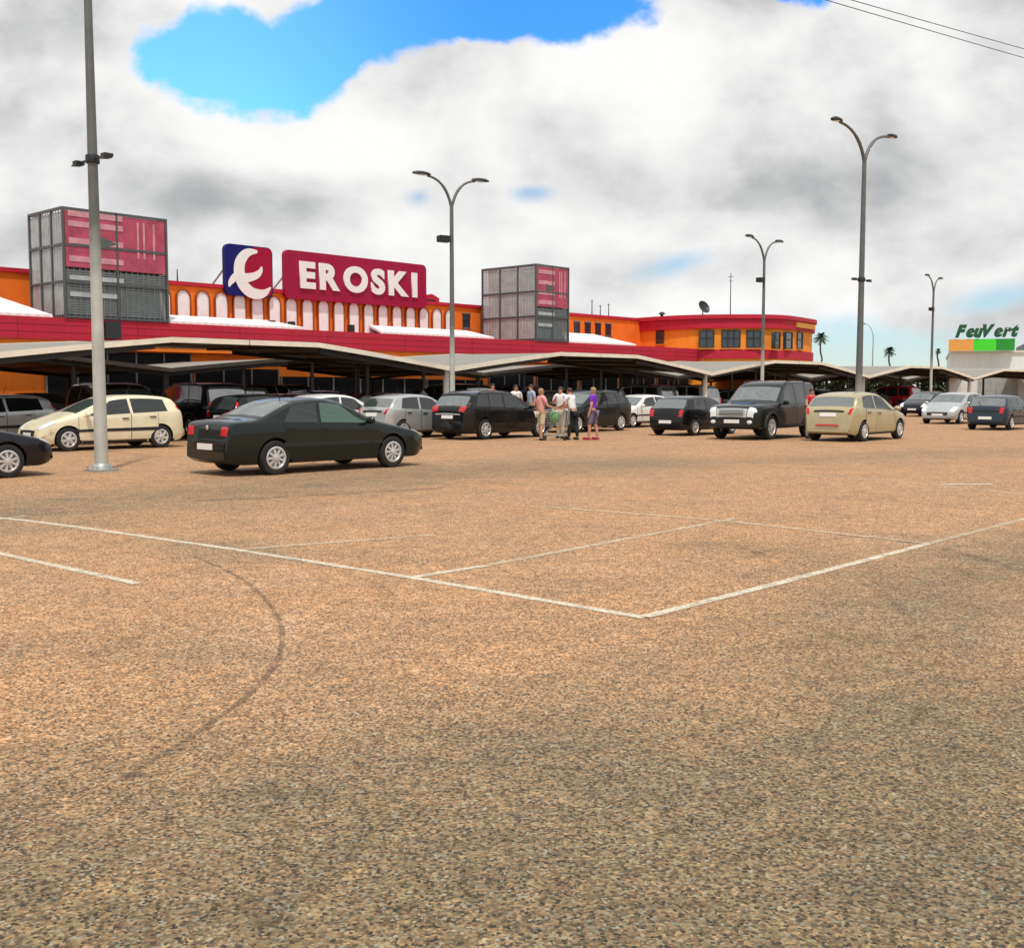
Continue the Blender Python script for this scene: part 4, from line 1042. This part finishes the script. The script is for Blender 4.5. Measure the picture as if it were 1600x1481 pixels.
    # wheels
    st = spec.get('spokes', 7); me1, me2 = wheel_meshes(wr, .205, st)
    for ax in axles:
        for sg_ in (1, -1):
            w_ = bpy.data.objects.new('wheel', me1); COL.objects.link(w_); w_.parent = car; w_.location = (ax, sg_ * (W - .105), wr); w_.rotation_euler = (0, random.random() * 6 * 0 + ax, 0 if sg_ > 0 else math.pi)
            r_ = bpy.data.objects.new('rim', me2); COL.objects.link(r_); r_.parent = w_
    if spec.get('rails'):
        for sg_ in (1, -1):
            rb = MB(); pts = [sh.pt(tx(x), sg_ * 3.2) + Vector((0, 0, .045 if 0 < i < 4 else 0.0)) for i, x in enumerate((.15, 0, -.6, -1.3, -1.5))]; rb.tube(pts, .016, 8); rb.build('roof_rail', M['dark'], car)
    ae = MB(); p = sh.pt(tx(spec.get('aerial', -.7)), 0); ae.tube([p, p + Vector((-.10, 0, .26))], [.008, .004], 6); ae.build('aerial', M['black'], car)
    if spec.get('extra'): spec['extra'](sh, car, tx, pnt)
    # wiper
    KIDS.clear()
    return car
dg_ = paint('dark_green_paint', (.003, .0095, .008)); blk = paint('black_paint', (.004, .0045, .005)); navy = paint('navy_black_paint', (.005, .005, .012))
crm = paint('cream_paint', (.76, .71, .50), .05); gold = paint('gold_paint', (.46, .40, .235), .3); slv = paint('silver_paint', (.50, .52, .52), .55)
gry = paint('grey_paint', (.20, .21, .215), .4); blu = paint('blue_grey_paint', (.02, .035, .055), .2); wht = paint('white_paint', (.74, .74, .71), .05); redp = paint('red_paint', (.42, .012, .02), .15)
dgreen4 = paint('green_black_paint', (.004, .0065, .006))
def sedan_extra(sh, car, tx, pnt):
    for sg_ in (1, -1):   # rear quarter panel window divider
        pass
    b = MB(); t = sh.t_z(.86, True); b.ball(sh.pt(t, .02) + Vector((-.012, 0, 0)), .012, .045, .045, 12, 8); b.build('badge', M['rim'], car)
    sh.patch('boot_gap', M['black'], car, tx(-1.60), tx(-1.625), -3.6, 3.6, .003, 2, 14)
saloon = make_car('saloon_car', [(2.28, .36), (2.27, .55), (2.18, .68), (1.95, .76), (1.05, .955), (.92, .99), (.22, 1.345), (-.1, 1.395), (-.5, 1.40), (-.9, 1.36), (-1.62, 1.045), (-1.75, 1.02), (-2.12, .995), (-2.21, .95), (-2.25, .70), (-2.28, .58), (-2.28, .36)],
    [(2.28, .56), (1.95, .70), (1.0, .885), (-1.6, .955), (-2.28, .93)], .88, .312, (1.35, -1.36), dg_,
    dict(screen=(.93, .27), rear=(-.92, -1.55), panes=[(.16, .80, -.32, -.36), (-.40, -.44, -.98, -1.18)], doors=[(.98, -.36), (-.38, -1.14)], tail=[(.90, .74, 2.0, 6.0)], head=[((0, .60), 1.98, 2.2, 8)],
         bump=.66, plate_r=.52, plate_f=.46, mirror=.68, strip=1, spokes=9, extra=sedan_extra, greenfront=True, grille=(.58, .70, M['black']), bumpmat=dg_))
def wagon_extra(sh, car, tx, pnt):
    for sg_ in (1, -1):
        sh.patch('upper_tail_light', M['taillamp'], car, sh.t_z(1.30, True), sh.t_z(1.14, True), sg_ * 3.4, sg_ * 6.5, .012, 6, 6)
tallhatch = make_car('hatchback_car', [(2.06, .34), (2.05, .52), (1.95, .68), (1.72, .80), (1.20, .98), (1.08, 1.02), (.18, 1.42), (-.3, 1.485), (-.9, 1.49), (-1.5, 1.45), (-1.76, 1.38), (-1.93, 1.05), (-2.02, .95), (-2.05, .62), (-2.07, .34)],
    [(2.06, .55), (1.7, .73), (1.1, .90), (-1.2, 1.00), (-2.07, 1.04)], .875, .315, (1.30, -1.30), crm,
    dict(screen=(1.06, .24), rear=(-1.70, (0, 1.0)), panes=[(.12, .88, -.38, -.42), (-.46, -.50, -1.42, -1.52)], doors=[(1.02, -.42), (-.44, -1.22)], tail=[(.98, .76, 2.6, 6.5)], head=[((0, .60), 1.62, 2.3, 9)],
         bump=.58, plate_r=.75, plate_f=.44, mirror=.80, strip=1, spokes=6, extra=wagon_extra, grille=(.42, .56, M['black'])))
def cross_extra(sh, car, tx, pnt):
    sh.patch('boot_strip', M['rim'], car, sh.t_z(.86, True), sh.t_z(.82, True), -2.4, 2.4, .016, 3, 12)
    sh.patch('tail_spoiler', M['black'], car, tx(-1.72), tx(-1.80), -3.6, 3.6, .03, 4, 12)
crossover = make_car('estate_car', [(2.24, .38), (2.23, .60), (2.12, .80), (1.9, .90), (1.12, 1.05), (1.0, 1.09), (.28, 1.50), (-.2, 1.585), (-.8, 1.60), (-1.45, 1.56), (-1.78, 1.49), (-2.05, 1.13), (-2.16, 1.00), (-2.21, .66), (-2.24, .38)],
    [(2.24, .62), (1.9, .82), (1.0, .97), (-1.4, 1.07), (-2.24, 1.08)], .915, .335, (1.36, -1.33), blk,
    dict(screen=(.98, .33), rear=(-1.80, (0, 1.10)), panes=[(.22, .80, -.36, -.40), (-.44, -.48, -1.05, -1.12), (-1.10, -1.17, -1.56, -1.72)], doors=[(.98, -.42), (-.44, -1.22)], tail=[(1.10, .93, 1.9, 7.0)], head=[((0, .68), 1.80, 2.2, 8)],
         bump=.62, plate_r=.74, plate_f=.48, mirror=.74, spokes=7, extra=cross_extra, rails=True, grille=(.55, .72, M['black'])))
def off_extra(sh, car, tx, pnt):
    b = MB(); b.box(.98, 1.62, -.36, .36, 1.12, 1.165); b.prism([(1.62, -.36, 1.12), (1.62, .36, 1.12), (1.68, .30, 1.10), (1.68, -.30, 1.10)], (0, 0, .03)); b.build('bonnet_scoop', mat('scoop_blue', (.03, .09, .22), .2, coat=.6), car)
    sh.patch('chrome_grille', M['rim'], car, sh.t_z(.72, False), sh.t_z(.98, False), -2.1, 2.1, .022, 5, 12)
    for sg_ in (1, -1):
        g_ = MB(); t = .012; g_.ball((2.36, sg_ * .62, .56), .03, .09, .06, 12, 8); g_.build('fog_lamp', M['headlamp'], car)
        r = MB(); r.box(-1.25, .95, sg_ * .93, sg_ * 1.03, .40, .44); r.build('side_step', M['black'], car)
    g_ = MB()
    for k in range(5): g_.box(2.375, 2.39, -.42, .42, .76 + k * .045, .775 + k * .045)
    g_.build('grille_bars', M['black'], car)
    for ax in (1.42, -1.36):
        for sg_ in (1, -1):
            f = MB(); n = 16; vs = []; fs = []
            for k in range(n + 1):
                a = math.pi * k / n
                for rr, yy in ((.435, .90), (.445, .975), (.50, .965), (.51, .90)): vs.append((ax + rr * math.cos(a), sg_ * yy, .385 + rr * math.sin(a)))
            for k in range(n):
                for q in range(4): fs.append((4 * k + q, 4 * k + (q + 1) % 4, 4 * k + 4 + (q + 1) % 4, 4 * k + 4 + q))
            f.add(vs, fs, 0, True); f.build('wheel_arch_flare', M['black'], car)
offroad = make_car('off_road_car', [(2.34, .46), (2.335, .66), (2.31, .96), (2.2, 1.06), (1.9, 1.11), (1.05, 1.17), (.93, 1.20), (.36, 1.70), (.05, 1.82), (-.6, 1.86), (-1.8, 1.84), (-2.08, 1.79), (-2.25, 1.22), (-2.31, 1.1), (-2.33, .72), (-2.34, .46)],
    [(2.34, .88), (1.9, 1.02), (.95, 1.09), (-2.34, 1.15)], .94, .385, (1.42, -1.36), dgreen4,
    dict(screen=(.91, .40), rear=(-2.08, (0, 1.2)), panes=[(.30, .74, -.30, -.33), (-.38, -.41, -1.10, -1.20), (-1.20, -1.30, -1.88, -2.0)], doors=[(.92, -.35), (-.37, -1.22)], tail=[(1.25, .85, 2.8, 6.0)], head=[((0, .74), 2.22, 2.25, 9.6)],
         bump=.70, plate_r=.85, plate_f=.58, mirror=.66, spokes=6, clear=.34, extra=off_extra, rails=True, bumpmat=M['black'], tumble=.2))
def small_extra(sh, car, tx, pnt):
    sh.patch('boot_strip', M['black'], car, sh.t_z(.80, True), sh.t_z(.74, True), -2.6, 2.6, .014, 3, 12)
smallhatch = make_car('small_hatchback', [(1.90, .34), (1.89, .52), (1.78, .66), (1.55, .76), (1.02, .92), (.92, .95), (.26, 1.33), (-.15, 1.40), (-.7, 1.41), (-1.25, 1.36), (-1.48, 1.29), (-1.72, .99), (-1.81, .90), (-1.87, .60), (-1.90, .34)],
    [(1.9, .56), (1.55, .70), (.95, .86), (-1.2, .93), (-1.9, .95)], .835, .295, (1.22, -1.22), blk,
    dict(screen=(.92, .30), rear=(-1.46, (0, .97)), panes=[(.18, .74, -.42, -.46), (-.50, -.54, -1.14, -1.28)], doors=[(.92, -.45), (-.47, -1.12)], tail=[(.93, .70, 2.4, 6.2)], head=[((0, .56), 1.5, 2.3, 8)],
         bump=.56, plate_r=.49, plate_f=.42, mirror=.68, spokes=8, extra=small_extra, strip=1))
def gold_extra(sh, car, tx, pnt):
    sh.patch('boot_strip', M['black'], car, sh.t_z(.94, True), sh.t_z(.89, True), -1.9, 1.9, .014, 3, 12)
    sh.patch('reflector', M['taillamp'], car, sh.t_z(.52, True), sh.t_z(.47, True), -1.6, 1.6, .042, 3, 8)
    for sg_ in (1, -1): sh.patch('upper_tail_light', M['taillamp'], car, sh.t_z(1.02, True), sh.t_z(.92, True), sg_ * 3.1, sg_ * 5.5, .012, 6, 6)
goldhatch = make_car('compact_hatchback', [(1.98, .34), (1.97, .54), (1.86, .70), (1.62, .82), (1.10, .97), (1.0, 1.0), (.22, 1.40), (-.2, 1.475), (-.75, 1.485), (-1.3, 1.43), (-1.52, 1.36), (-1.76, 1.05), (-1.88, .96), (-1.95, .62), (-1.98, .34)],
    [(1.98, .58), (1.6, .74), (1.0, .90), (-1.2, .99), (-1.98, 1.02)], .86, .305, (1.27, -1.24), gold,
    dict(screen=(.98, .28), rear=(-1.52, (0, 1.06)), panes=[(.14, .80, -.42, -.46), (-.50, -.54, -1.18, -1.32)], doors=[(.96, -.46), (-.48, -1.16)], tail=[(1.0, .84, 2.9, 5.0)], head=[((0, .60), 1.55, 2.3, 9)],
         bump=.60, plate_r=.80, plate_f=.44, mirror=.74, spokes=7, extra=gold_extra, grille=(.42, .55, M['black'])))
PROTO = {'saloon': saloon, 'tall': tallhatch, 'cross': crossover, 'off': offroad, 'small': smallhatch, 'compact': goldhatch}
USED = set()
BODYPARTS = ('body', 'door', 'rear_bumper', 'front_bumper', 'mirror')
AX_F = {'saloon': 1.35, 'tall': 1.30, 'cross': 1.36, 'off': 1.42, 'small': 1.22, 'compact': 1.27}
AX_R = {'saloon': -1.36, 'tall': -1.30, 'cross': -1.33, 'off': -1.36, 'small': -1.22, 'compact': -1.24}
HW = {'saloon': .88, 'tall': .875, 'cross': .915, 'off': .94, 'small': .835, 'compact': .86}
def place(kind, loc, heading, label, group, pnt=None, scale=1.0):
    src = PROTO[kind]
    if kind in USED: c = copy_tree(src)
    else: c = src; USED.add(kind)
    c.location = (loc[0], loc[1], 0); c.rotation_euler = (0, 0, heading); tag(c, label, 'car', group); c.scale = (scale,) * 3
    if pnt:
        for ch in [o for o in COL.objects if o.parent == c]:
            if ch.name.split('.')[0] in BODYPARTS and ch.material_slots[0].material not in (M['black'],): ch.material_slots[0].material = pnt
    return c
def by_wheel(kind, wpt, fwd, end, jig=0.0):
    """centre of a car from one near wheel; fwd = +1 heads along S, -1 the other way; end 'f' or 'r'"""
    h = S * fwd; ax = AX_F[kind] if end == 'f' else AX_R[kind]
    return Vector((wpt[0], wpt[1], 0)) - h * ax + N * (HW[kind] - .0)
HS, HB = ANG, ANG + math.pi
G1 = 'cars parked in the open bays'
mid = lambda a, b: ((a[0] + b[0]) / 2, (a[1] + b[1]) / 2)
sm_ = mid(gnd(437, 743), gnd(620, 729))
place('saloon', Vector((*sm_, 0)) + N * .93 - S * .05, HS - R(2), 'dark green saloon parked in the open, seen from behind, nearest car left of centre', G1, dg_, 1.06)
cm_ = mid(gnd(103, 707), gnd(261, 698))
place('tall', Vector((*cm_, 0)) + N * .88, HB + R(-3), 'cream hatchback behind the tall near lamp post', G1)
place('saloon', by_wheel('saloon', gnd(14, 747), 1, 'f'), HS, 'dark navy car whose nose enters at the left edge of the photo', G1, navy)
place('compact', by_wheel('compact', (-3.55, 35.9), 1, 'r'), HS, 'silver grey hatchback between the green saloon and the black estate', G1, slv)
place('cross', by_wheel('cross', gnd(760, 687), 1, 'r'), HS, 'black estate car with wide red tail lamps beside the shoppers', G1, blk)
place('cross', (2.75, 42.6), HB, 'black sport utility car behind the shoppers with its tail to the right', G1, dgreen4)
place('small', by_wheel('small', gnd(1087, 681), 1, 'r'), HS, 'small dark hatchback with two red tail lamps left of the big black four wheel drive', G1, blk)
place('off', by_wheel('off', gnd(1200, 687), -1, 'f'), HB + R(4), 'tall black four wheel drive facing the viewer, chrome grille', G1, dgreen4, 1.04)
place('compact', by_wheel('compact', gnd(1351, 690), 1, 'r'), HS, 'gold hatchback seen from behind, right of the black four wheel drive', G1, gold, 1.05)
place('tall', by_wheel('tall', (21.06, 51), -1, 'f'), HB, 'silver car facing the viewer near the right edge', G1, slv)
place('small', by_wheel('small', (19.95, 43.4), 1, 'r'), HS, 'blue grey hatchback with red tail lamps cut by the right edge', G1, blu)
place('compact', (25.0, 66.0), HB, 'dark car with pale windscreen between the gold hatchback and the silver car', G1, navy)
place('small', (5.35, 47.5), HB, 'white car half hidden behind the small dark hatchback', G1, wht)
place('tall', (-15.6, 31.9), HB, 'silver hatchback with dark windows at the left edge behind the cream one', G1, slv)
place('tall', (-8.0, 36.3), HS, 'black hatchback seen from behind just right of the cream one', G1, blk)
place('compact', (-5.9, 36.9), HS, 'white hatchback seen from behind between the black one and the silver grey one', G1, wht)
# shaded cars under the canopies
G2 = 'shaded cars under the parking canopies'
ORD = ['first', 'second', 'third', 'fourth', 'fifth', 'sixth', 'seventh', 'eighth', 'ninth', 'tenth', 'eleventh', 'twelfth', 'thirteenth', 'fourteenth', 'fifteenth', 'sixteenth', 'seventeenth', 'eighteenth', 'nineteenth', 'twentieth', 'twenty first', 'twenty second', 'twenty third', 'twenty fourth', 'twenty fifth']
kinds = ['off', 'tall', 'cross', 'off', 'cross', 'cross', 'small', 'tall', 'off', 'compact']
pal = [(blk, 'black'), (dgreen4, 'greenish black'), (gry, 'grey'), (navy, 'navy'), (blk, 'black'), (slv, 'silver'), (dg_, 'dark green'), (redp, 'red'), (blk, 'black'), (blu, 'blue grey')]
KN = {'small': 'small hatchback', 'tall': 'hatchback', 'cross': 'estate car', 'compact': 'compact hatchback', 'saloon': 'saloon', 'off': 'four wheel drive'}
s_list = [-38.5, -35.8, -33.0, -30.2, -27.4, -24.4, -21.6, -18.6, -15.8, -13.0, -10.2, -7.2, -4.0, -1.0, 2.4, 5.2, 8.0, 10.8, 13.6, 16.4, 19.2, 24.0, 27.0]
for i, s in enumerate(s_list):
    k = kinds[(i * 7 + 3) % 10]; p_, pn = pal[(i * 3 + (i // 4)) % 10]
    if s > 12 and i % 2 == 0: p_, pn = redp, 'red'
    place(k, P(s, -24.2 + .3 * math.sin(i * 2.1)), ANG + (math.pi / 2 if i % 3 else -math.pi / 2), '%s %s in the front canopy row, %s car from the left' % (pn, KN[k], ORD[i]), G2, p_)
for i in range(20):
    s = -36 + i * 3.1 + .5 * math.sin(i * 1.7); k = kinds[(i * 3 + 1) % 10]; p_, pn = pal[(i * 7 + 2) % 10]
    place(k, P(s, -12.8), ANG + (math.pi / 2 if i % 2 else -math.pi / 2), '%s %s in the back canopy row, %s car from the left' % (pn, KN[k], ORD[i]), G2, p_)

# ------------------------------------------------------------------ people
def skin_mesh(name, verts, edges, rad, m, parent, root=0, sub=2):
    me = bpy.data.meshes.new(name); me.from_pydata([tuple(v) for v in verts], edges, [])
    o = bpy.data.objects.new(name, me); COL.objects.link(o)
    md = o.modifiers.new('s', 'SKIN'); md.use_smooth_shade = True
    sv_ = me.skin_vertices[0].data
    for i, r in enumerate(rad): sv_[i].radius = (r, r) if not isinstance(r, tuple) else r; sv_[i].use_root = (i == root)
    o.modifiers.new('u', 'SUBSURF').levels = sub
    bake(o); o.data.materials.clear(); o.data.materials.append(m); o.parent = parent
    for p in o.data.polygons: p.use_smooth = True
    return o
def person(loc, face, label, shirt, trouser, hair, h=1.70, shorts=False, dress=False, long_hair=False, arms=(('hang', 'hang')), stride=.10, lean=0.0, sleeves=.45, shoe=None):
    """face = heading of the chest; local +y forward"""
    t = empty('person', (loc[0], loc[1], 0), face - math.pi / 2, label, 'person', 'people in the car park')
    k = h / 1.70; V = []; E_ = []; Rr = []; idx = {}
    def add(n, p, r, par=None):
        idx[n] = len(V); V.append(Vector(p) * k); Rr.append((r[0] * k, r[1] * k) if isinstance(r, tuple) else r * k)
        if par is not None: E_.append((idx[par], idx[n]))
    ln = lean
    add('pelvis', (0, 0, .93), (.15, .105)); add('waist', (0, ln * .3, 1.08), (.13, .095), 'pelvis'); add('chest', (0, ln * .7, 1.28), (.155, .11), 'waist')
    add('collar', (0, ln, 1.43), (.085, .07), 'chest'); add('neck', (0, ln * 1.1, 1.49), .052, 'collar'); add('skull', (0, ln * 1.25 + .01, 1.585), (.074, .088), 'neck'); add('crown', (0, ln * 1.3, 1.645), (.062, .075), 'skull')
    for sg_, nm, st_, arm in ((-1, 'l', stride, arms[0]), (1, 'r', -stride, arms[1])):
        add('hip' + nm, (sg_ * .095, 0, .87), .092, 'pelvis'); add('knee' + nm, (sg_ * .10, st_ * .6 + .02, .48), .062, 'hip' + nm); add('calf' + nm, (sg_ * .10, st_ * .75 - .01, .33), .056, 'knee' + nm)
        add('ankle' + nm, (sg_ * .10, st_, .085), .038, 'calf' + nm); add('toe' + nm, (sg_ * .11, st_ + .15, .035), .034, 'ankle' + nm)
        add('sh' + nm, (sg_ * .17, ln * .9, 1.39), .062, 'collar')
        if arm == 'hang': el, wr_ = (sg_ * .245, ln * .9 - .02, 1.12), (sg_ * .255, ln * .9 + .05, .87)
        elif arm == 'fwd': el, wr_ = (sg_ * .23, ln * .9 + .10, 1.14), (sg_ * .19, ln * .9 + .38, 1.06)
        elif arm == 'hip': el, wr_ = (sg_ * .34, ln * .9 - .04, 1.15), (sg_ * .19, ln * .9 + .06, 1.02)
        else: el, wr_ = (sg_ * .25, ln * .9 + .05, 1.13), (sg_ * .12, ln * .9 + .22, 1.30)
        add('el' + nm, el, .045, 'sh' + nm); add('wr' + nm, wr_, .031, 'el' + nm)
        d = (Vector(wr_) - Vector(el)).normalized(); side = d.cross(Vector((0, 1, .2))).normalized() if abs(d.y) < .8 else Vector((1, 0, 0)); pn = d.cross(side)
        w_ = Vector(wr_); add('palm' + nm, w_ + d * .055, .030, 'wr' + nm)
        for q, (o_, L_) in enumerate(((-.024, .065), (-.008, .078), (.008, .074), (.024, .058))):
            b1 = w_ + d * .09 + pn * o_; add('k%s%d' % (nm, q), b1, .0095, 'palm' + nm); add('m%s%d' % (nm, q), b1 + d * L_ * .5 + side * .008, .0085, 'k%s%d' % (nm, q)); add('t%s%d' % (nm, q), b1 + d * L_ * .9 + side * .028, .0075, 'm%s%d' % (nm, q))
        add('th0' + nm, w_ + d * .035 - pn * .035, .0105, 'palm' + nm); add('th1' + nm, w_ + d * .07 - pn * .055 + side * .01, .009, 'th0' + nm)
    body = skin_mesh('body', V, E_, Rr, M['skin'], t)
    f = MB(); c = V[idx['skull']]
    f.ball(c + Vector((0, .085, -.005)) * k, .012 * k, .022 * k, .02 * k, 8, 6)                      # nose
    for sg_ in (-1, 1): f.ball(c + Vector((sg_ * .078, 0, 0)) * k, .010 * k, .02 * k, .03 * k, 8, 6)   # ears
    f.ball(c + Vector((0, .035, -.055)) * k, .05 * k, .05 * k, .045 * k, 10, 8)                       # jaw
    fo = f.build('face', M['skin'], None); bm = bmesh.new(); bm.from_mesh(body.data); bm.from_mesh(fo.data); bm.to_mesh(body.data); bm.free(); bpy.data.objects.remove(fo)
    for p in body.data.polygons: p.use_smooth = True
    ey = MB()
    for sg_ in (-1, 1): ey.ball(c + Vector((sg_ * .03, .078, .015)) * k, .011 * k, .009 * k, .008 * k, 8, 6)
    ey.box(c.x - .022 * k, c.x + .022 * k, c.y + .078 * k, c.y + .086 * k, c.z - .052 * k, c.z - .044 * k)
    ey.build('eyes_and_mouth', M['hairdark'], t)
    # hair
    hb = MB(); n, m_ = 16, 10; cc = c + Vector((0, -.012, .035)) * k; vs = []; fs = []
    for i in range(m_ + 1):
        th = math.pi * .62 * i / m_
        for j in range(n):
            a = 2 * math.pi * j / n; fr = math.sin(a); drop = (.62 if fr > .4 else 1.0 if not long_hair else 1.25)
            tt = th * drop; vs.append(cc + Vector((.089 * math.sin(tt) * math.cos(a), .104 * math.sin(tt) * math.sin(a), .088 * math.cos(tt) - (.10 if long_hair and fr < .2 and i > 7 else 0) * (i - 7) / 3)) * k)
    for i in range(m_):
        for j in range(n): fs.append((i * n + j, (i + 1) * n + j, (i + 1) * n + (j + 1) % n, i * n + (j + 1) % n))
    hb.add(vs, fs, 0, True); hb.build('hair', hair, t)
    # clothes: the same skeleton, a little wider
    def wear(name, names, m, grow, pts=None, parent_pairs=None):
        vv = [V[idx[q]] for q in names]; rr = []
        for q in names:
            r = Rr[idx[q]]; r = r if isinstance(r, tuple) else (r, r); rr.append((r[0] + grow * k, r[1] + grow * k))
        inv = {idx[q]: i for i, q in enumerate(names)}
        ee = [(inv[a], inv[b]) for a, b in E_ if a in inv and b in inv]
        return vv, rr, ee
    vv, rr, ee = wear('shirt', ['pelvis', 'waist', 'chest', 'collar', 'shl', 'shr'], shirt, .014)
    vv[0] = vv[0] + Vector((0, 0, .02)); base = len(vv)
    for i, nm in enumerate('lr'):
        q = V[idx['sh' + nm]].lerp(V[idx['el' + nm]], sleeves * 1.6 if sleeves < .6 else 1.0); vv.append(q); rr.append((.058 * k, .058 * k)); ee.append((4 + i, base + i))
    skin_mesh('shirt', vv, ee, rr, shirt, t)
    nm_ = ['pelvis', 'hipl', 'hipr', 'kneel', 'kneer'] + ([] if shorts else ['calfl', 'calfr', 'anklel', 'ankler'])
    vv, rr, ee = wear('trousers', nm_, trouser, .016)
    if shorts:
        for q in (3, 4): rr[q] = (.085 * k, .085 * k)
    skin_mesh('trousers' if not shorts else 'shorts', vv, ee, rr, trouser, t)
    for nm in 'lr':
        a, b = V[idx['ankle' + nm]], V[idx['toe' + nm]]; s_ = MB(); mpt = (a + b) / 2
        s_.ball((mpt.x, mpt.y - .01, .045), .052 * k, .145 * k, .05 * k, 12, 8); s_.build('shoe', shoe or M['black'], t)
    return t
def cloth(n, c, var=.12): return mat('cloth_' + n, c, .85, var=var, vscale=6, bump=.3, bscale=60)
C_pinkw = cloth('pink_white', (.74, .34, .32)); C_beige = cloth('beige', (.55, .47, .33)); C_white = cloth('white', (.76, .74, .72)); C_blackc = cloth('black', (.015, .015, .02)); C_purple = cloth('purple', (.17, .02, .48))
C_jeans = cloth('jeans', (.18, .15, .24)); C_red = cloth('red', (.55, .03, .05)); C_orange = cloth('orange', (.65, .22, .06)); C_redshoe = cloth('redshoe', (.40, .02, .05)); C_blue = cloth('paleblue', (.35, .42, .52))
fx = math.pi / 2
person((.93, 34.85), fx + R(-60), 'person in pink top and beige shorts at the left end of the shopping group', C_pinkw, C_beige, M['hairlight'], 1.66, shorts=True, arms=('hang', 'fwd'), stride=.06, long_hair=True)
person((1.98, 35.3), fx + R(40), 'person in white shirt and black trousers leaning over the trolley', C_white, C_blackc, M['hairdark'], 1.68, arms=('fwd', 'fwd'), lean=.14)
person((2.62, 35.25), fx + R(70), 'person in purple top at the right end of the shopping group', C_purple, C_jeans, M['hairlight'], 1.70, shorts=True, arms=('hang', 'hip'), stride=.12, long_hair=True, shoe=C_redshoe)
person((1.62, 36.4), fx + R(160), 'person in white shirt behind the shopping trolley', C_white, C_beige, M['hairdark'], 1.72, arms=('fwd', 'chest'))
person((.15, 42.2), fx + R(200), 'person in white shirt standing behind the black estate car', C_white, C_jeans, M['hairdark'], 1.80, arms=('hang', 'chest'))
person((.75, 42.8), fx + R(120), 'person in pale blue shirt walking behind the black estate car', C_blue, C_blackc, M['hairdark'], 1.82, arms=('hang', 'hang'), stride=.2)
person((-.78, 43.5), fx + R(220), 'person in orange shirt beyond the roof of the black estate car', C_orange, C_jeans, M['hairdark'], 1.86, arms=('hang', 'chest'))
person((9.95, 36.2), fx + R(190), 'person in red top between the black four wheel drive and the gold hatchback', C_red, C_blue, M['hairdark'], 1.66, arms=('hang', 'fwd'), sleeves=.3)
# shopping trolley
tr = empty('shopping_trolley', (1.42, 35.05, 0), R(-10), 'grey wire shopping trolley with green bags among the shoppers', 'trolley')
wire = MB()
def bk(u, v, w):   # basket: tapering box
    return (-.42 + .84 * u, (-.26 + .52 * v) * (.82 + .18 * u) * (.9 + .1 * w), .52 + .46 * w - .06 * (1 - u) * (1 - w))
for k in range(10):
    q = k / 9
    for v in (0, 1): wire.bar(bk(q, v, 0), bk(q, v, 1), .008)
    wire.bar(bk(q, 0, 0), bk(q, 1, 0), .008)
for k in range(7):
    q = k / 6
    for v in (0, 1): wire.bar(bk(0, v, q), bk(1, v, q), .008)
    for u_ in (0, 1): wire.bar(bk(u_, 0, q), bk(u_, 1, q), .008)
    for u_ in (0, 1): wire.bar(bk(u_, q, 0), bk(u_, q, 1), .008)
wire.build('basket', M['steel'], tr)
fr = MB()
for v in (-.24, .24):
    fr.tube([(.40, v, .98), (.44, v, 1.02), (.36, v, .50), (.30, v, .16), (-.42, v * .85, .16)], .014, 8); fr.tube([(-.40, v * .8, .17), (-.05, v, .5)], .012, 8)
fr.build('frame', M['steel'], tr)
hb = MB(); hb.tube([(.46, -.27, 1.03), (.46, .27, 1.03)], .02, 10); hb.build('handle', M['taillamp'], tr)
for x in (.30, -.40):
    for v in (-.22, .22):
        w_ = MB(); w_.lathe([(.02, -.015), (.06, -.015), (.065, 0), (.06, .015), (.02, .015)], 14, 'y', 0, (x, v, .065)); w_.bar((x, v, .08), (x, v, .16), .02); w_.build('wheel', M['rubber'], tr)
bag = empty('shopping_bag', (1.35, 35.06, .56), .4, 'green carrier bag in the shopping trolley', 'bag')
b = MB(); b.ball((0, 0, .17), .19, .15, .20, 14, 10); b.build('sack', mat('bag_green', (.10, .32, .10), .5, var=.3, vscale=8, bump=.5, bscale=12), bag)
b = MB()
for sx in (-.05, .05): b.tube(curve_pts((sx, -.07, .34), (sx, 0, .56), (sx, .07, .34)), .012, 6)
b.build('handle', M['white'], bag)

# ------------------------------------------------------------------ camera and output
cam = bpy.data.cameras.new('camera'); co = bpy.data.objects.new('camera', cam); COL.objects.link(co)
co.location = (0, 0, EYE); co.rotation_euler = (math.pi / 2 - PITCH, 0, 0); cam.sensor_width = 36; cam.lens = 36 * F / 1600; cam.clip_end = 6000
scene.camera = co
scene.view_settings.view_transform = 'Standard'; scene.view_settings.look = 'None'; scene.view_settings.exposure = 0.0; scene.view_settings.gamma = 1.0
scene.render.resolution_x = 1024; scene.render.resolution_y = 947
